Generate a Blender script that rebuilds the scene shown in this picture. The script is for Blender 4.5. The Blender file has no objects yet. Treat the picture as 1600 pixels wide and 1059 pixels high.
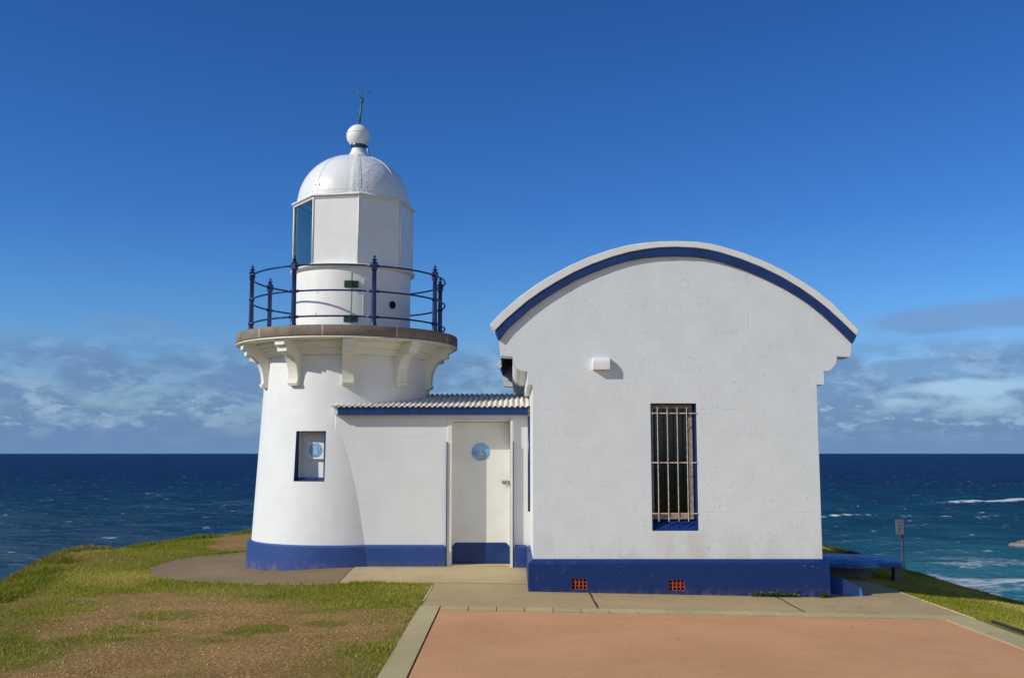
import bpy, bmesh, math, random
import numpy as np
from mathutils import Vector, Matrix
random.seed(7); RNG = np.random.default_rng(11)
C = bpy.context.scene
COL = C.collection
R = math.radians

# ------------------------------------------------------------------ camera
EYE = 1.6
PITCH = math.atan(178.3/1600.0)
cam_d = bpy.data.cameras.new('camera'); cam = bpy.data.objects.new('camera', cam_d); COL.objects.link(cam)
cam_d.lens = 36.0; cam_d.sensor_width = 36.0; cam_d.clip_start = 0.1; cam_d.clip_end = 200000
cam.location = (0, 0, EYE); cam.rotation_euler = (R(90)+PITCH, 0, 0)
C.camera = cam
C.render.resolution_x = 1024; C.render.resolution_y = 677
C.view_settings.view_transform = 'Standard'; C.view_settings.look = 'None'
C.view_settings.gamma = 1.0; C.view_settings.exposure = 0.12

# ------------------------------------------------------------------ node helpers
class NT:
    def __init__(s, tree): s.t = tree; s.n = tree.nodes; s.l = tree.links
    def new(s, typ, **kw):
        nd = s.n.new(typ)
        for k, v in kw.items(): setattr(nd, k, v)
        return nd
    def put(s, sock, v):
        if v is None: return
        if isinstance(v, bpy.types.NodeSocket): s.l.new(v, sock)
        else:
            try: sock.default_value = v
            except Exception:
                sock.default_value = (v, v, v) if not hasattr(v, '__len__') else tuple(v)[:3]
    def math(s, op, a, b=None, c=None, clamp=False):
        nd = s.new('ShaderNodeMath', operation=op, use_clamp=clamp)
        s.put(nd.inputs[0], a); s.put(nd.inputs[1], b); s.put(nd.inputs[2], c); return nd.outputs[0]
    def vmath(s, op, a, b=None):
        nd = s.new('ShaderNodeVectorMath', operation=op)
        s.put(nd.inputs[0], a); s.put(nd.inputs[1], b); return nd.outputs[0]
    def mix(s, f, a, b, blend='MIX'):
        nd = s.new('ShaderNodeMixRGB', blend_type=blend)
        s.put(nd.inputs[0], f); s.put(nd.inputs[1], c4(a)); s.put(nd.inputs[2], c4(b)); return nd.outputs[0]
    def noise(s, vec, scale, detail=4, rough=.55, dist=0):
        nd = s.new('ShaderNodeTexNoise'); s.put(nd.inputs['Vector'], vec)
        nd.inputs['Scale'].default_value = scale; nd.inputs['Detail'].default_value = detail
        nd.inputs['Roughness'].default_value = rough; nd.inputs['Distortion'].default_value = dist
        return nd.outputs[0]
    def ramp(s, f, a, b, lo=0.0, hi=1.0):
        nd = s.new('ShaderNodeMapRange', interpolation_type='SMOOTHSTEP'); s.put(nd.inputs[0], f)
        for i, v in enumerate((a, b, lo, hi)): nd.inputs[i+1].default_value = v
        return nd.outputs[0]
    def scale(s, vec, sx, sy, sz):
        return s.vmath('MULTIPLY', vec, (sx, sy, sz))
    def sep(s, vec):
        nd = s.new('ShaderNodeSeparateXYZ'); s.put(nd.inputs[0], vec); return nd.outputs
    def comb(s, x, y, z):
        nd = s.new('ShaderNodeCombineXYZ'); s.put(nd.inputs[0], x); s.put(nd.inputs[1], y); s.put(nd.inputs[2], z); return nd.outputs[0]
    def bump(s, h, strength, dist=0.01, normal=None):
        nd = s.new('ShaderNodeBump'); s.put(nd.inputs['Height'], h)
        nd.inputs['Strength'].default_value = strength; nd.inputs['Distance'].default_value = dist
        s.put(nd.inputs['Normal'], normal); return nd.outputs[0]
def c4(v):
    if isinstance(v, (tuple, list)) and len(v) == 3: return (*v, 1.0)
    return v
def lin(r, g, b):
    f = lambda c: (c/255/12.92) if c/255 <= .04045 else ((c/255+.055)/1.055)**2.4
    return (f(r), f(g), f(b))

# ------------------------------------------------------------------ world
SUNV = Vector((-2.2, -1.0, 1.50)).normalized()          # towards the sun
EL = math.asin(SUNV.z); AZ = math.atan2(SUNV.x, SUNV.y)
W = bpy.data.worlds.new('World'); C.world = W; W.use_nodes = True
w = NT(W.node_tree); w.n.clear()
sky = w.new('ShaderNodeTexSky', sky_type='NISHITA', sun_disc=False)
sky.sun_elevation = EL; sky.sun_rotation = AZ % (2*math.pi)
sky.altitude = 30; sky.air_density = 1.0; sky.dust_density = 0.15; sky.ozone_density = 3.0
tc = w.new('ShaderNodeTexCoord').outputs['Generated']
X_, Y_, Z_ = w.sep(tc)
hs = w.new('ShaderNodeHueSaturation'); hs.inputs['Saturation'].default_value = 1.08
w.put(hs.inputs['Color'], sky.outputs[0])
# denser blue overhead, as a polarised afternoon sky
cr = w.new('ShaderNodeValToRGB'); w.put(cr.inputs[0], Z_); el_ = cr.color_ramp.elements
el_[0].position = 0.0; el_[0].color = (.62, .71, .98, 1); el_[1].position = .42; el_[1].color = (.225, .51, .93, 1)
for p_, c_ in ((.148, (.38, .70, 1.08, 1)), (.22, (.29, .61, 1.06, 1))):
    e_ = cr.color_ramp.elements.new(p_); e_.color = c_
tint = cr.outputs[0]
skyc = w.mix(1.0, hs.outputs[0], tint, 'MULTIPLY')
azm = w.math('ARCTAN2', X_, Y_)                         # 0 ahead, + right
elv = w.math('ARCSINE', Z_)
cv = w.comb(w.math('MULTIPLY', azm, 11.0), w.math('MULTIPLY', elv, 30.0), 0.0)
cv2 = w.comb(w.math('MULTIPLY', azm, 22.0), w.math('MULTIPLY', elv, 52.0), 3.0)
n1 = w.noise(cv, 1.0, 9, .56, .15); n2 = w.noise(cv2, 1.0, 9, .62, .2)
band = w.math('MULTIPLY', w.ramp(elv, R(-.5), R(1.2)), w.ramp(elv, R(4.6), R(6.6), 1, 0))
base_f = w.math('MULTIPLY', w.ramp(n1, .34, .53), band)
def streak(a0, e0, sa, se, tilt=0.0):
    da = w.math('DIVIDE', w.math('SUBTRACT', azm, R(a0)), R(sa))
    ee = w.math('SUBTRACT', elv, w.math('MULTIPLY', w.math('SUBTRACT', azm, R(a0)), tilt))
    de = w.math('DIVIDE', w.math('SUBTRACT', ee, R(e0)), R(se))
    q = w.math('ADD', w.math('MULTIPLY', da, da), w.math('MULTIPLY', de, de))
    q = w.math('ADD', q, w.math('MULTIPLY', w.math('SUBTRACT', n1, .5), 2.6))
    return w.ramp(q, .25, 1.25, 1, 0)
st = w.math('ADD', streak(25, 7.0, 7, .85, .06), w.math('MULTIPLY', streak(-20.5, 6.6, 3.2, .75, -.10), .55), clamp=True)
st = w.math('ADD', st, streak(24.5, 4.4, 9, .8, .07), clamp=True)
cover = w.math('MAXIMUM', w.math('MULTIPLY', base_f, .82), w.math('MULTIPLY', st, .62))
lit = w.math('MULTIPLY', w.ramp(n2, .47, .66), w.ramp(elv, R(.3), R(1.6)))
ccol = w.mix(w.math('MULTIPLY', lit, .9), lin(102, 135, 178), lin(144, 173, 203))
ccol = w.mix(w.ramp(elv, R(5.5), R(7.0)), ccol, lin(118, 148, 192))
n3 = w.noise(w.comb(w.math('MULTIPLY', azm, 36.0), w.math('MULTIPLY', elv, 92.0), 9.0), 1.0, 8, .60, .1)
puff = w.math('MULTIPLY', w.ramp(n3, .52, .62), w.math('MULTIPLY', w.ramp(elv, R(.9), R(1.5)), w.ramp(elv, R(2.6), R(3.8), 1, 0)))
puff = w.math('MULTIPLY', puff, w.ramp(n1, .42, .56))
ccol = w.mix(w.math('MULTIPLY', puff, .75), ccol, lin(158, 186, 213))
bright = w.math('MULTIPLY', streak(23.8, 3.35, 3.6, .45, .02), .8)
ccol = w.mix(bright, ccol, lin(176, 208, 234))
low = w.ramp(elv, R(0.0), R(3.6), 1, 0)
skyc10 = w.mix(w.math('MULTIPLY', low, .92), skyc, [c*9.0 for c in lin(100, 140, 190)])
cm = w.vmath('MULTIPLY', ccol, (9.2, 9.2, 9.2))      # same units as the sky before the 0.1 strength
out = w.mix(cover, skyc10, cm)
# unseen bright cloud behind the camera, added to fill the shaded walls
nb = w.noise(w.vmath('MULTIPLY', tc, (2.2, 2.2, 4.0)), 1.0, 6, .55)
back = w.math('MULTIPLY', w.ramp(w.math('MULTIPLY', Y_, -1.0), .05, .45), w.ramp(nb, .38, .56))
back = w.math('MULTIPLY', back, w.ramp(Z_, .38, .60, 1, 0))
out = w.mix(w.math('MULTIPLY', back, .85), out, (5.7, 6.1, 6.0))
bg = w.new('ShaderNodeBackground'); w.put(bg.inputs[0], out); bg.inputs[1].default_value = 0.10
wo = w.new('ShaderNodeOutputWorld'); w.l.new(bg.outputs[0], wo.inputs[0])

sd = bpy.data.lights.new('sun', 'SUN'); sun = bpy.data.objects.new('sun', sd); COL.objects.link(sun)
sd.energy = 3.45; sd.angle = R(.53); sd.color = (1.0, .955, .84)
sun.rotation_euler = SUNV.to_track_quat('Z', 'Y').to_euler()

# ------------------------------------------------------------------ object helpers
def P(px, py, Y):
    """photo pixel -> (X, Z) on the vertical plane at distance Y"""
    u = (px-800)/1600; v = (529.5-py)/1600
    dy = math.cos(PITCH)-v*math.sin(PITCH); dz = math.sin(PITCH)+v*math.cos(PITCH)
    t = Y/dy
    return (u*t, EYE+dz*t)
def G(px, py, z=0.0):
    """photo pixel -> (X, Y) on level ground"""
    u = (px-800)/1600; v = (529.5-py)/1600
    dy = math.cos(PITCH)-v*math.sin(PITCH); dz = math.sin(PITCH)+v*math.cos(PITCH)
    t = (z-EYE)/dz
    return (u*t, dy*t)

def tag(o, label=None, cat=None, group=None, kind=None):
    if label: o['label'] = label
    if cat: o['category'] = cat
    if group: o['group'] = group
    if kind: o['kind'] = kind
    return o
def thing(name, label, cat, loc, group=None):
    o = bpy.data.objects.new(name, None); COL.objects.link(o); o.location = loc
    o.empty_display_size = .2
    return tag(o, label, cat, group)
def world_loc(o):
    v = Vector(o.location)
    return v
def link(name, me, mat, parent=None, smooth=None):
    o = bpy.data.objects.new(name, me); COL.objects.link(o)
    if mat is not None:
        for m in (mat if isinstance(mat, (list, tuple)) else [mat]): me.materials.append(m)
    if parent is not None:
        o.parent = parent
        # keep geometry written in world coordinates: undo the root's location
        root = parent
        if root.type == 'EMPTY': o.location = -Vector(root.location)
    if smooth == True:
        me.polygons.foreach_set('use_smooth', [True]*len(me.polygons))
    elif smooth:
        me.polygons.foreach_set('use_smooth', [True]*len(me.polygons))
        me.set_sharp_from_angle(angle=R(smooth))
    return o
def mesh_from(name, verts, faces):
    me = bpy.data.meshes.new(name); me.from_pydata([tuple(map(float, v)) for v in verts], [], faces); me.update(); return me
def finish(name, bm, mat, parent=None, smooth=None, bevel=0, recalc=True, seg=2):
    if recalc: bmesh.ops.recalc_face_normals(bm, faces=bm.faces)
    me = bpy.data.meshes.new(name); bm.to_mesh(me); bm.free()
    o = link(name, me, mat, parent, smooth)
    if bevel:
        m = o.modifiers.new('bevel', 'BEVEL'); m.width = bevel; m.segments = seg; m.limit_method = 'ANGLE'; m.angle_limit = R(40)
        if not smooth:
            me.polygons.foreach_set('use_smooth', [True]*len(me.polygons)); me.set_sharp_from_angle(angle=R(35))
    return o

def box(bm, x0, x1, y0, y1, z0, z1, rot=0, piv=None, mi=0):
    vs = []
    for z in (z0, z1):
        for (x, y) in ((x0, y0), (x1, y0), (x1, y1), (x0, y1)):
            vs.append(Vector((x, y, z)))
    if rot:
        c = Vector(piv if piv else ((x0+x1)/2, (y0+y1)/2, 0)); M = Matrix.Rotation(rot, 3, 'Z')
        vs = [M @ (v-c)+c for v in vs]
    b = [bm.verts.new(v) for v in vs]
    fs = []
    for f in ((0, 3, 2, 1), (4, 5, 6, 7), (0, 1, 5, 4), (1, 2, 6, 5), (2, 3, 7, 6), (3, 0, 4, 7)):
        fa = bm.faces.new([b[i] for i in f]); fa.material_index = mi; fs.append(fa)
    return fs
def tube(bm, pts, r, n=10, closed=False, caps=True):
    pts = [Vector(p) for p in pts]; rs = r if hasattr(r, '__len__') else [r]*len(pts)
    rings = []; N = len(pts); up = None
    for i, p in enumerate(pts):
        a = pts[(i-1) % N] if (closed or i > 0) else p
        b = pts[(i+1) % N] if (closed or i < N-1) else p
        t = (b-a).normalized()
        if up is None: up = t.orthogonal().normalized()
        up = (up-t*up.dot(t)).normalized()
        s = t.cross(up)
        rings.append([bm.verts.new(p+up*math.cos(2*math.pi*k/n)*rs[i]+s*math.sin(2*math.pi*k/n)*rs[i]) for k in range(n)])
    M = N if closed else N-1
    for i in range(M):
        A, B = rings[i], rings[(i+1) % N]
        off = 0
        if closed and i == N-1:
            off = min(range(n), key=lambda o: (A[0].co-B[o].co).length)
        for k in range(n):
            bm.faces.new((A[k], A[(k+1) % n], B[(k+1+off) % n], B[(k+off) % n]))
    if caps and not closed:
        bm.faces.new(rings[0][::-1]); bm.faces.new(rings[-1])
def lathe(bm, prof, cx, cy, n=64, a0=0, a1=2*math.pi, phase=0):
    full = abs(a1-a0-2*math.pi) < 1e-6
    rings = []
    for (r, z) in prof:
        if r < 1e-5: rings.append([bm.verts.new((cx, cy, z))]); continue
        rings.append([bm.verts.new((cx+r*math.cos(phase+a0+(a1-a0)*k/n), cy+r*math.sin(phase+a0+(a1-a0)*k/n), z)) for k in range(n if full else n+1)])
    for A, B in zip(rings, rings[1:]):
        m = n
        for k in range(m):
            k2 = (k+1) % n if full else k+1
            if len(A) == 1 and len(B) == 1: continue
            if len(A) == 1: bm.faces.new((A[0], B[k], B[k2]))
            elif len(B) == 1: bm.faces.new((A[k], A[k2], B[0]))
            else: bm.faces.new((A[k], A[k2], B[k2], B[k]))
def fill(bm, loops):
    es = []
    for lp in loops:
        for i in range(len(lp)):
            a, b = lp[i], lp[(i+1) % len(lp)]
            e = bm.edges.get((a, b)) or bm.edges.new((a, b)); es.append(e)
    return bmesh.ops.triangle_fill(bm, use_beauty=True, use_dissolve=False, edges=es)
def slab(bm, outline, holes, y0, y1, f=None):
    """XZ outline with holes, between distances y0 and y1"""
    f = f or (lambda x, y, z: (x, y, z))
    L0 = [[bm.verts.new(f(x, y0, z)) for x, z in lp] for lp in [outline]+holes]
    L1 = [[bm.verts.new(f(x, y1, z)) for x, z in lp] for lp in [outline]+holes]
    fill(bm, L0); fill(bm, L1)
    for A, B in zip(L0, L1):
        for i in range(len(A)):
            j = (i+1) % len(A); bm.faces.new((A[i], A[j], B[j], B[i]))
def rect(x0, x1, z0, z1): return [(x0, z0), (x1, z0), (x1, z1), (x0, z1)]

# ------------------------------------------------------------------ value noise
def vnoise(x, y, s, seed=0):
    x = np.asarray(x, float)/s+1000.5+seed*17.3; y = np.asarray(y, float)/s+1000.5+seed*31.7
    ix = np.floor(x).astype(np.int64); iy = np.floor(y).astype(np.int64); fx = x-ix; fy = y-iy
    fx = fx*fx*(3-2*fx); fy = fy*fy*(3-2*fy)
    def h(a, b):
        n = (a*374761393+b*668265263+seed*2147483) & 0xffffffff
        n = ((n ^ (n >> 13))*1274126177) & 0xffffffff
        return ((n ^ (n >> 16)) & 0xffff)/65535.0
    return (h(ix, iy)*(1-fx)+h(ix+1, iy)*fx)*(1-fy)+(h(ix, iy+1)*(1-fx)+h(ix+1, iy+1)*fx)*fy
def fbm(x, y, s, o=4, seed=0):
    v = 0; a = .5; t = 0
    for i in range(o): v = v+a*vnoise(x, y, s/2**i, seed+i); t += a; a *= .5
    return v/t
def sstep(x, a, b):
    t = np.clip((np.asarray(x, float)-a)/(b-a), 0, 1); return t*t*(3-2*t)
def pdist(poly, x, y):
    """signed distance, negative inside"""
    x = np.asarray(x, float); y = np.asarray(y, float)
    d = np.full(x.shape, 1e9); ins = np.zeros(x.shape, bool); n = len(poly)
    for i in range(n):
        ax, ay = poly[i]; bx, by = poly[(i+1) % n]; ex, ey = bx-ax, by-ay
        t = np.clip(((x-ax)*ex+(y-ay)*ey)/(ex*ex+ey*ey), 0, 1)
        d = np.minimum(d, (x-ax-t*ex)**2+(y-ay-t*ey)**2)
        c = ((ay > y) != (by > y)) & (x < (bx-ax)*(y-ay)/((by-ay) if by != ay else 1e-9)+ax)
        ins ^= c
    d = np.sqrt(d); return np.where(ins, -d, d)

# ------------------------------------------------------------------ materials
def mat(name, rough=.6, metal=0, spec=.5):
    m = bpy.data.materials.new(name); m.use_nodes = True; nt = NT(m.node_tree)
    b = nt.n['Principled BSDF']; b.inputs['Roughness'].default_value = rough; b.inputs['Metallic'].default_value = metal
    b.inputs['Specular IOR Level'].default_value = spec
    return m, nt, b
def simple(name, col, rough=.5, metal=0, spec=.5, var=.12, nscale=9, bump=.15, bscale=60, bdist=.003):
    m, n, b = mat(name, rough, metal, spec)
    o = n.new('ShaderNodeTexCoord').outputs['Object']
    nz = n.noise(o, nscale, 5)
    c = n.mix(n.ramp(nz, .3, .7), [x*(1-var) for x in col], [min(1, x*(1+var)) for x in col])
    n.put(b.inputs['Base Color'], c)
    n.put(b.inputs['Normal'], n.bump(n.noise(o, bscale, 4), bump, bdist))
    return m
def plaster(name, col, radial=None, blocks=.35, stain=(.60, .52, .40), stain_amt=.25, rough=.5, lumps=.5, bw=.92, bh=.305, drip=0.0, mud=None):
    """painted blockwork: faint courses, lumps of filler, streaks of grime"""
    m, n, b = mat(name, rough, 0, .4)
    o = n.new('ShaderNodeNewGeometry').outputs['Position']
    x, y, z = n.sep(o)
    if radial:
        a = n.math('ARCTAN2', n.math('SUBTRACT', y, radial[1]), n.math('SUBTRACT', x, radial[0]))
        h = n.math('MULTIPLY', a, 1.3)
    else: h = n.math('ADD', x, y)
    bv = n.comb(h, z, 0)
    wob = n.noise(o, 2.3, 3)
    bv = n.vmath('ADD', bv, n.comb(n.math('MULTIPLY', wob, .02), n.math('MULTIPLY', wob, .03), 0))
    br = n.new('ShaderNodeTexBrick'); n.put(br.inputs['Vector'], bv)
    br.inputs['Scale'].default_value = 1; br.inputs['Brick Width'].default_value = bw; br.inputs['Row Height'].default_value = bh
    br.inputs['Mortar Size'].default_value = .006; br.inputs['Mortar Smooth'].default_value = .9
    jt = n.math('MULTIPLY', br.outputs['Fac'], n.ramp(n.noise(o, 1.7, 4), .46, .66))
    big = n.noise(o, 5, 6, .6)
    lump = n.ramp(n.noise(o, 17, 7, .72), .57, .66)
    lump = n.math('MULTIPLY', lump, n.ramp(n.noise(o, 2.2, 4), .47, .62))
    fine = n.noise(o, 75, 6, .65)
    hh = n.math('ADD', n.math('MULTIPLY', big, .55), n.math('MULTIPLY', fine, .32))
    hh = n.math('ADD', hh, n.math('MULTIPLY', lump, lumps))
    hh = n.math('SUBTRACT', hh, n.math('MULTIPLY', jt, blocks))
    n.put(b.inputs['Normal'], n.bump(hh, .42, .012))
    vs = n.scale(o, 3.2, 3.2, .55)
    s1 = n.ramp(n.noise(vs, 1.5, 6, .62), .52, .78)
    s2 = n.ramp(n.noise(o, .9, 5, .6), .42, .74)
    base = n.mix(n.ramp(n.noise(o, 3.0, 5), .3, .7), [c*.965 for c in col], [min(1, c*1.02) for c in col])
    c1 = n.mix(n.math('MULTIPLY', n.math('MULTIPLY', s1, s2), stain_amt), base, stain)
    c1 = n.mix(n.math('MULTIPLY', jt, .10), c1, [c*.75 for c in col])
    if mud is not None:
        md = n.math('MULTIPLY', n.ramp(z, mud-.05, mud+.13, 1, 0), n.ramp(n.noise(n.scale(o, 1, 1, .6), 9, 5, .7), .40, .62))
        c1 = n.mix(n.math('MULTIPLY', md, .55), c1, (.22, .17, .12))
        chip = n.ramp(n.noise(o, 26, 4, .6), .69, .72)
        c1 = n.mix(n.math('MULTIPLY', chip, .7), c1, (.30, .33, .40))
    if drip:
        foot = n.math('MULTIPLY', n.ramp(z, .3, .9, 1, 0), n.ramp(n.noise(n.scale(o, 2.5, 2.5, 1), 1.6, 4), .4, .65))
        c1 = n.mix(n.math('MULTIPLY', foot, drip), c1, (.50, .40, .27))
        # dirt washed down below the barred window
        wx = n.ramp(n.math('ABSOLUTE', n.math('SUBTRACT', x, 1.98)), .12, .46, 1, 0)
        wz = n.math('MULTIPLY', n.ramp(z, .60, .74, 1, 0), n.ramp(z, .30, .45))
        c1 = n.mix(n.math('MULTIPLY', n.math('MULTIPLY', wx, wz), n.math('MULTIPLY', n.ramp(n.noise(vs, 1.3, 4), .25, .6), .35)), c1, (.60, .52, .40))
    n.put(b.inputs['Base Color'], c1)
    return m
TX, TY = -2.48, 15.45                                   # tower axis
white_tower = plaster('white_tower_paint', (.765, .77, .765), radial=(TX, TY), blocks=.28, lumps=.32, stain_amt=.18)
white_front = plaster('white_gable_paint', (.76, .795, .805), blocks=.30, lumps=1.1, stain_amt=.12, drip=.30)
white_annex = plaster('white_annex_paint', (.755, .76, .755), blocks=.42, lumps=.35, stain_amt=.22)
cream = simple('cream_trim_paint', (.80, .775, .69), .5, var=.04, nscale=4, bump=.25, bscale=30, bdist=.006)
store_blue = plaster('store_blue_paint', (.003, .028, .150), blocks=.1, lumps=1.5, stain=(.03, .06, .17), stain_amt=.45, rough=.45, mud=-.06)
blue = plaster('blue_plinth_paint', (.025, .066, .235), blocks=.1, lumps=.8, stain=(.07, .12, .30), stain_amt=.45, rough=.4, mud=.05)
blue_trim = simple('blue_trim_paint', (.004, .031, .155), .45, var=.18, nscale=6, bump=.15, bscale=40)
navy = simple('navy_iron_paint', (.010, .022, .115), .30, var=.3, nscale=14, bump=.25, bscale=60, bdist=.002)
white_metal = simple('white_sheet_metal', (.80, .80, .78), .55, var=.03, nscale=5, bump=.10, bscale=9, bdist=.01)
door_paint = simple('door_paint', (.76, .75, .70), .42, var=.05, nscale=3, bump=.10, bscale=20)
timber = simple('weathered_window_timber', (.36, .30, .23), .7, var=.3, nscale=22, bump=.4, bscale=50)
bar_mat = simple('rusty_white_bar', (.50, .43, .35), .5, var=.3, nscale=30, bump=.3, bscale=70)
steel = simple('worn_steel', (.45, .40, .32), .38, .8, var=.3, nscale=40)
black = simple('dark_interior', (.012, .012, .012), .9, spec=.1)
soffit = simple('dark_soffit_board', (.045, .033, .022), .8)
green = simple('green_hinge_paint', (.010, .050, .035), .4, var=.4, nscale=40)
green_rod = simple('green_copper_rod', (.05, .13, .12), .5, var=.3, nscale=40)
terracotta = simple('terracotta_vent', (.36, .062, .025), .7, var=.25, nscale=40)
post_mat = simple('galvanised_post', (.09, .10, .11), .5, .4)
sign_mat = simple('sign_back', (.19, .21, .23), .4, .3, var=.15)
grey_conc = simple('grey_concrete', (.17, .165, .16), .85, var=.2)
def dome_mat():
    m, n, b = mat('dome_white_paint', .30, 0, .5)
    o = n.new('ShaderNodeTexCoord').outputs['Object']
    x, y, z = n.sep(n.new('ShaderNodeNewGeometry').outputs['Position'])
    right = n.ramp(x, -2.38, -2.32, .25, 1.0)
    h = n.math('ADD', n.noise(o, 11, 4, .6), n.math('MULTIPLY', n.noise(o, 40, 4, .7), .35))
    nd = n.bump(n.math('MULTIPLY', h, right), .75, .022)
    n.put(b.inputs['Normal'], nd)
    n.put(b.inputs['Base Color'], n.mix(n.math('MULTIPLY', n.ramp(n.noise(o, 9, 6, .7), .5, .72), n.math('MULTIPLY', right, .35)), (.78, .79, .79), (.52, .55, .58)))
    return m
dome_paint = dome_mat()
def stone_mat():
    m, n, b = mat('gallery_stone', .85, 0, .3)
    o = n.new('ShaderNodeTexCoord').outputs['Object']
    x, y, z = n.sep(n.new('ShaderNodeNewGeometry').outputs['Position'])
    a = n.math('ARCTAN2', n.math('SUBTRACT', y, TY), n.math('SUBTRACT', x, TX))
    c = n.mix(n.ramp(n.noise(o, 5, 7, .7), .3, .7), (.17, .14, .115), (.27, .225, .18))
    c = n.mix(n.math('MULTIPLY', n.ramp(n.noise(n.comb(n.math('MULTIPLY', a, 9), 0, n.math('MULTIPLY', z, 1.5)), 1.6, 6, .7), .56, .72), .5), c, (.17, .08, .035))
    # pale mortar joints between the blocks of the ring
    fr = n.math('FRACT', n.math('ADD', n.math('MULTIPLY', a, 10/(2*math.pi)), .092))
    j = n.math('MULTIPLY', n.ramp(n.math('ABSOLUTE', n.math('SUBTRACT', fr, .5)), .006, .013, 1, 0), n.ramp(n.noise(o, 14, 3), .2, .4))
    c = n.mix(n.math('MULTIPLY', j, .85), c, (.55, .48, .36))
    n.put(b.inputs['Base Color'], c); n.put(b.inputs['Normal'], n.bump(n.noise(o, 45, 6, .7), .5, .006))
    return m
stone = stone_mat()
def glass_mat(name, tint, fac=.35, rough=.02):
    m = bpy.data.materials.new(name); m.use_nodes = True; n = NT(m.node_tree)
    n.n.remove(n.n['Principled BSDF']); outp = n.n['Material Output']
    tr = n.new('ShaderNodeBsdfTransparent'); tr.inputs[0].default_value = (*tint, 1)
    gl = n.new('ShaderNodeBsdfGlossy'); gl.inputs['Roughness'].default_value = rough; gl.inputs[0].default_value = (.8, .9, .95, 1)
    ge = n.new('ShaderNodeNewGeometry'); dt = n.new('ShaderNodeVectorMath', operation='DOT_PRODUCT')
    n.put(dt.inputs[0], ge.outputs['Normal']); n.put(dt.inputs[1], ge.outputs['Incoming'])
    fz = n.math('POWER', n.math('SUBTRACT', 1.0, n.math('ABSOLUTE', dt.outputs['Value'])), 5.0)
    mx = n.new('ShaderNodeMixShader'); n.put(mx.inputs[0], n.math('ADD', n.math('MULTIPLY', fz, .95), .045+fac, clamp=True))
    n.l.new(tr.outputs[0], mx.inputs[1]); n.l.new(gl.outputs[0], mx.inputs[2]); n.l.new(mx.outputs[0], outp.inputs[0])
    return m
lantern_glass = glass_mat('lantern_glass', (.52, .82, .95), .16)
window_glass = glass_mat('dusty_window_glass', (.20, .22, .21), .0, .10)
sticker_blue = simple('sticker_blue', (.19, .39, .62), .3, var=.25, nscale=7, bump=0)
sticker_pale = simple('sticker_pale', (.40, .55, .68), .3, bump=0)
card_white = simple('card_white', (.8, .8, .8), .4, var=.03, bump=0)
def concrete(name, a, b_, peb=.5, rough=.85, stain=.3, units=False):
    m, n, b = mat(name, rough, 0, .3)
    o = n.new('ShaderNodeNewGeometry').outputs['Position']
    c = n.mix(n.ramp(n.noise(o, .9, 6, .6), .32, .68), a, b_)
    c = n.mix(n.math('MULTIPLY', n.ramp(n.noise(o, 3.3, 7, .7), .5, .75), stain), c, [x*.55 for x in a])
    v = n.new('ShaderNodeTexVoronoi'); n.put(v.inputs['Vector'], o); v.inputs['Scale'].default_value = 70
    c = n.mix(n.math('MULTIPLY', n.ramp(v.outputs['Distance'], .25, .6), peb), c, [x*.5 for x in a])
    sp = n.ramp(n.noise(o, 120, 2), .62, .72)
    c = n.mix(n.math('MULTIPLY', sp, .35*peb), c, (.6, .52, .42))
    spots = n.ramp(n.noise(o, 6.5, 2, .5), .715, .75)
    c = n.mix(n.math('MULTIPLY', spots, .35), c, (.10, .08, .06))
    n.put(b.inputs['Base Color'], c)
    if units:
        x, y, z = n.sep(o); wn_ = n.new('ShaderNodeTexWhiteNoise', noise_dimensions='2D')
        n.put(wn_.inputs['Vector'], n.comb(n.math('FLOOR', n.math('DIVIDE', n.math('ADD', x, .745), .292)), n.math('FLOOR', n.math('DIVIDE', n.math('SUBTRACT', y, 11.0), .6)), 0))
        c = n.mix(n.math('MULTIPLY', wn_.outputs['Value'], .30), c, [q*.55 for q in a])
    n.put(b.inputs['Base Color'], c)
    n.put(b.inputs['Normal'], n.bump(n.noise(o, 60, 6, .7), .5, .008))
    return m
pad_mat = concrete('pad_aggregate', (.27, .185, .088), (.34, .24, .125), .5)
slab_mat = concrete('entry_concrete', (.45, .345, .185), (.52, .405, .23), .12, stain=.35)
strip_mat = concrete('path_concrete', (.46, .335, .165), (.54, .40, .205), .35, stain=.4)
paver_mat = concrete('border_pavers', (.53, .43, .215), (.61, .505, .26), .2, stain=.35, units=True)
plaza_mat = concrete('terracotta_paving', (.60, .300, .135), (.68, .350, .162), .10, .8, stain=.22)
plaza_mat.node_tree.nodes['Principled BSDF'].inputs['Specular IOR Level'].default_value = .25

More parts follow.
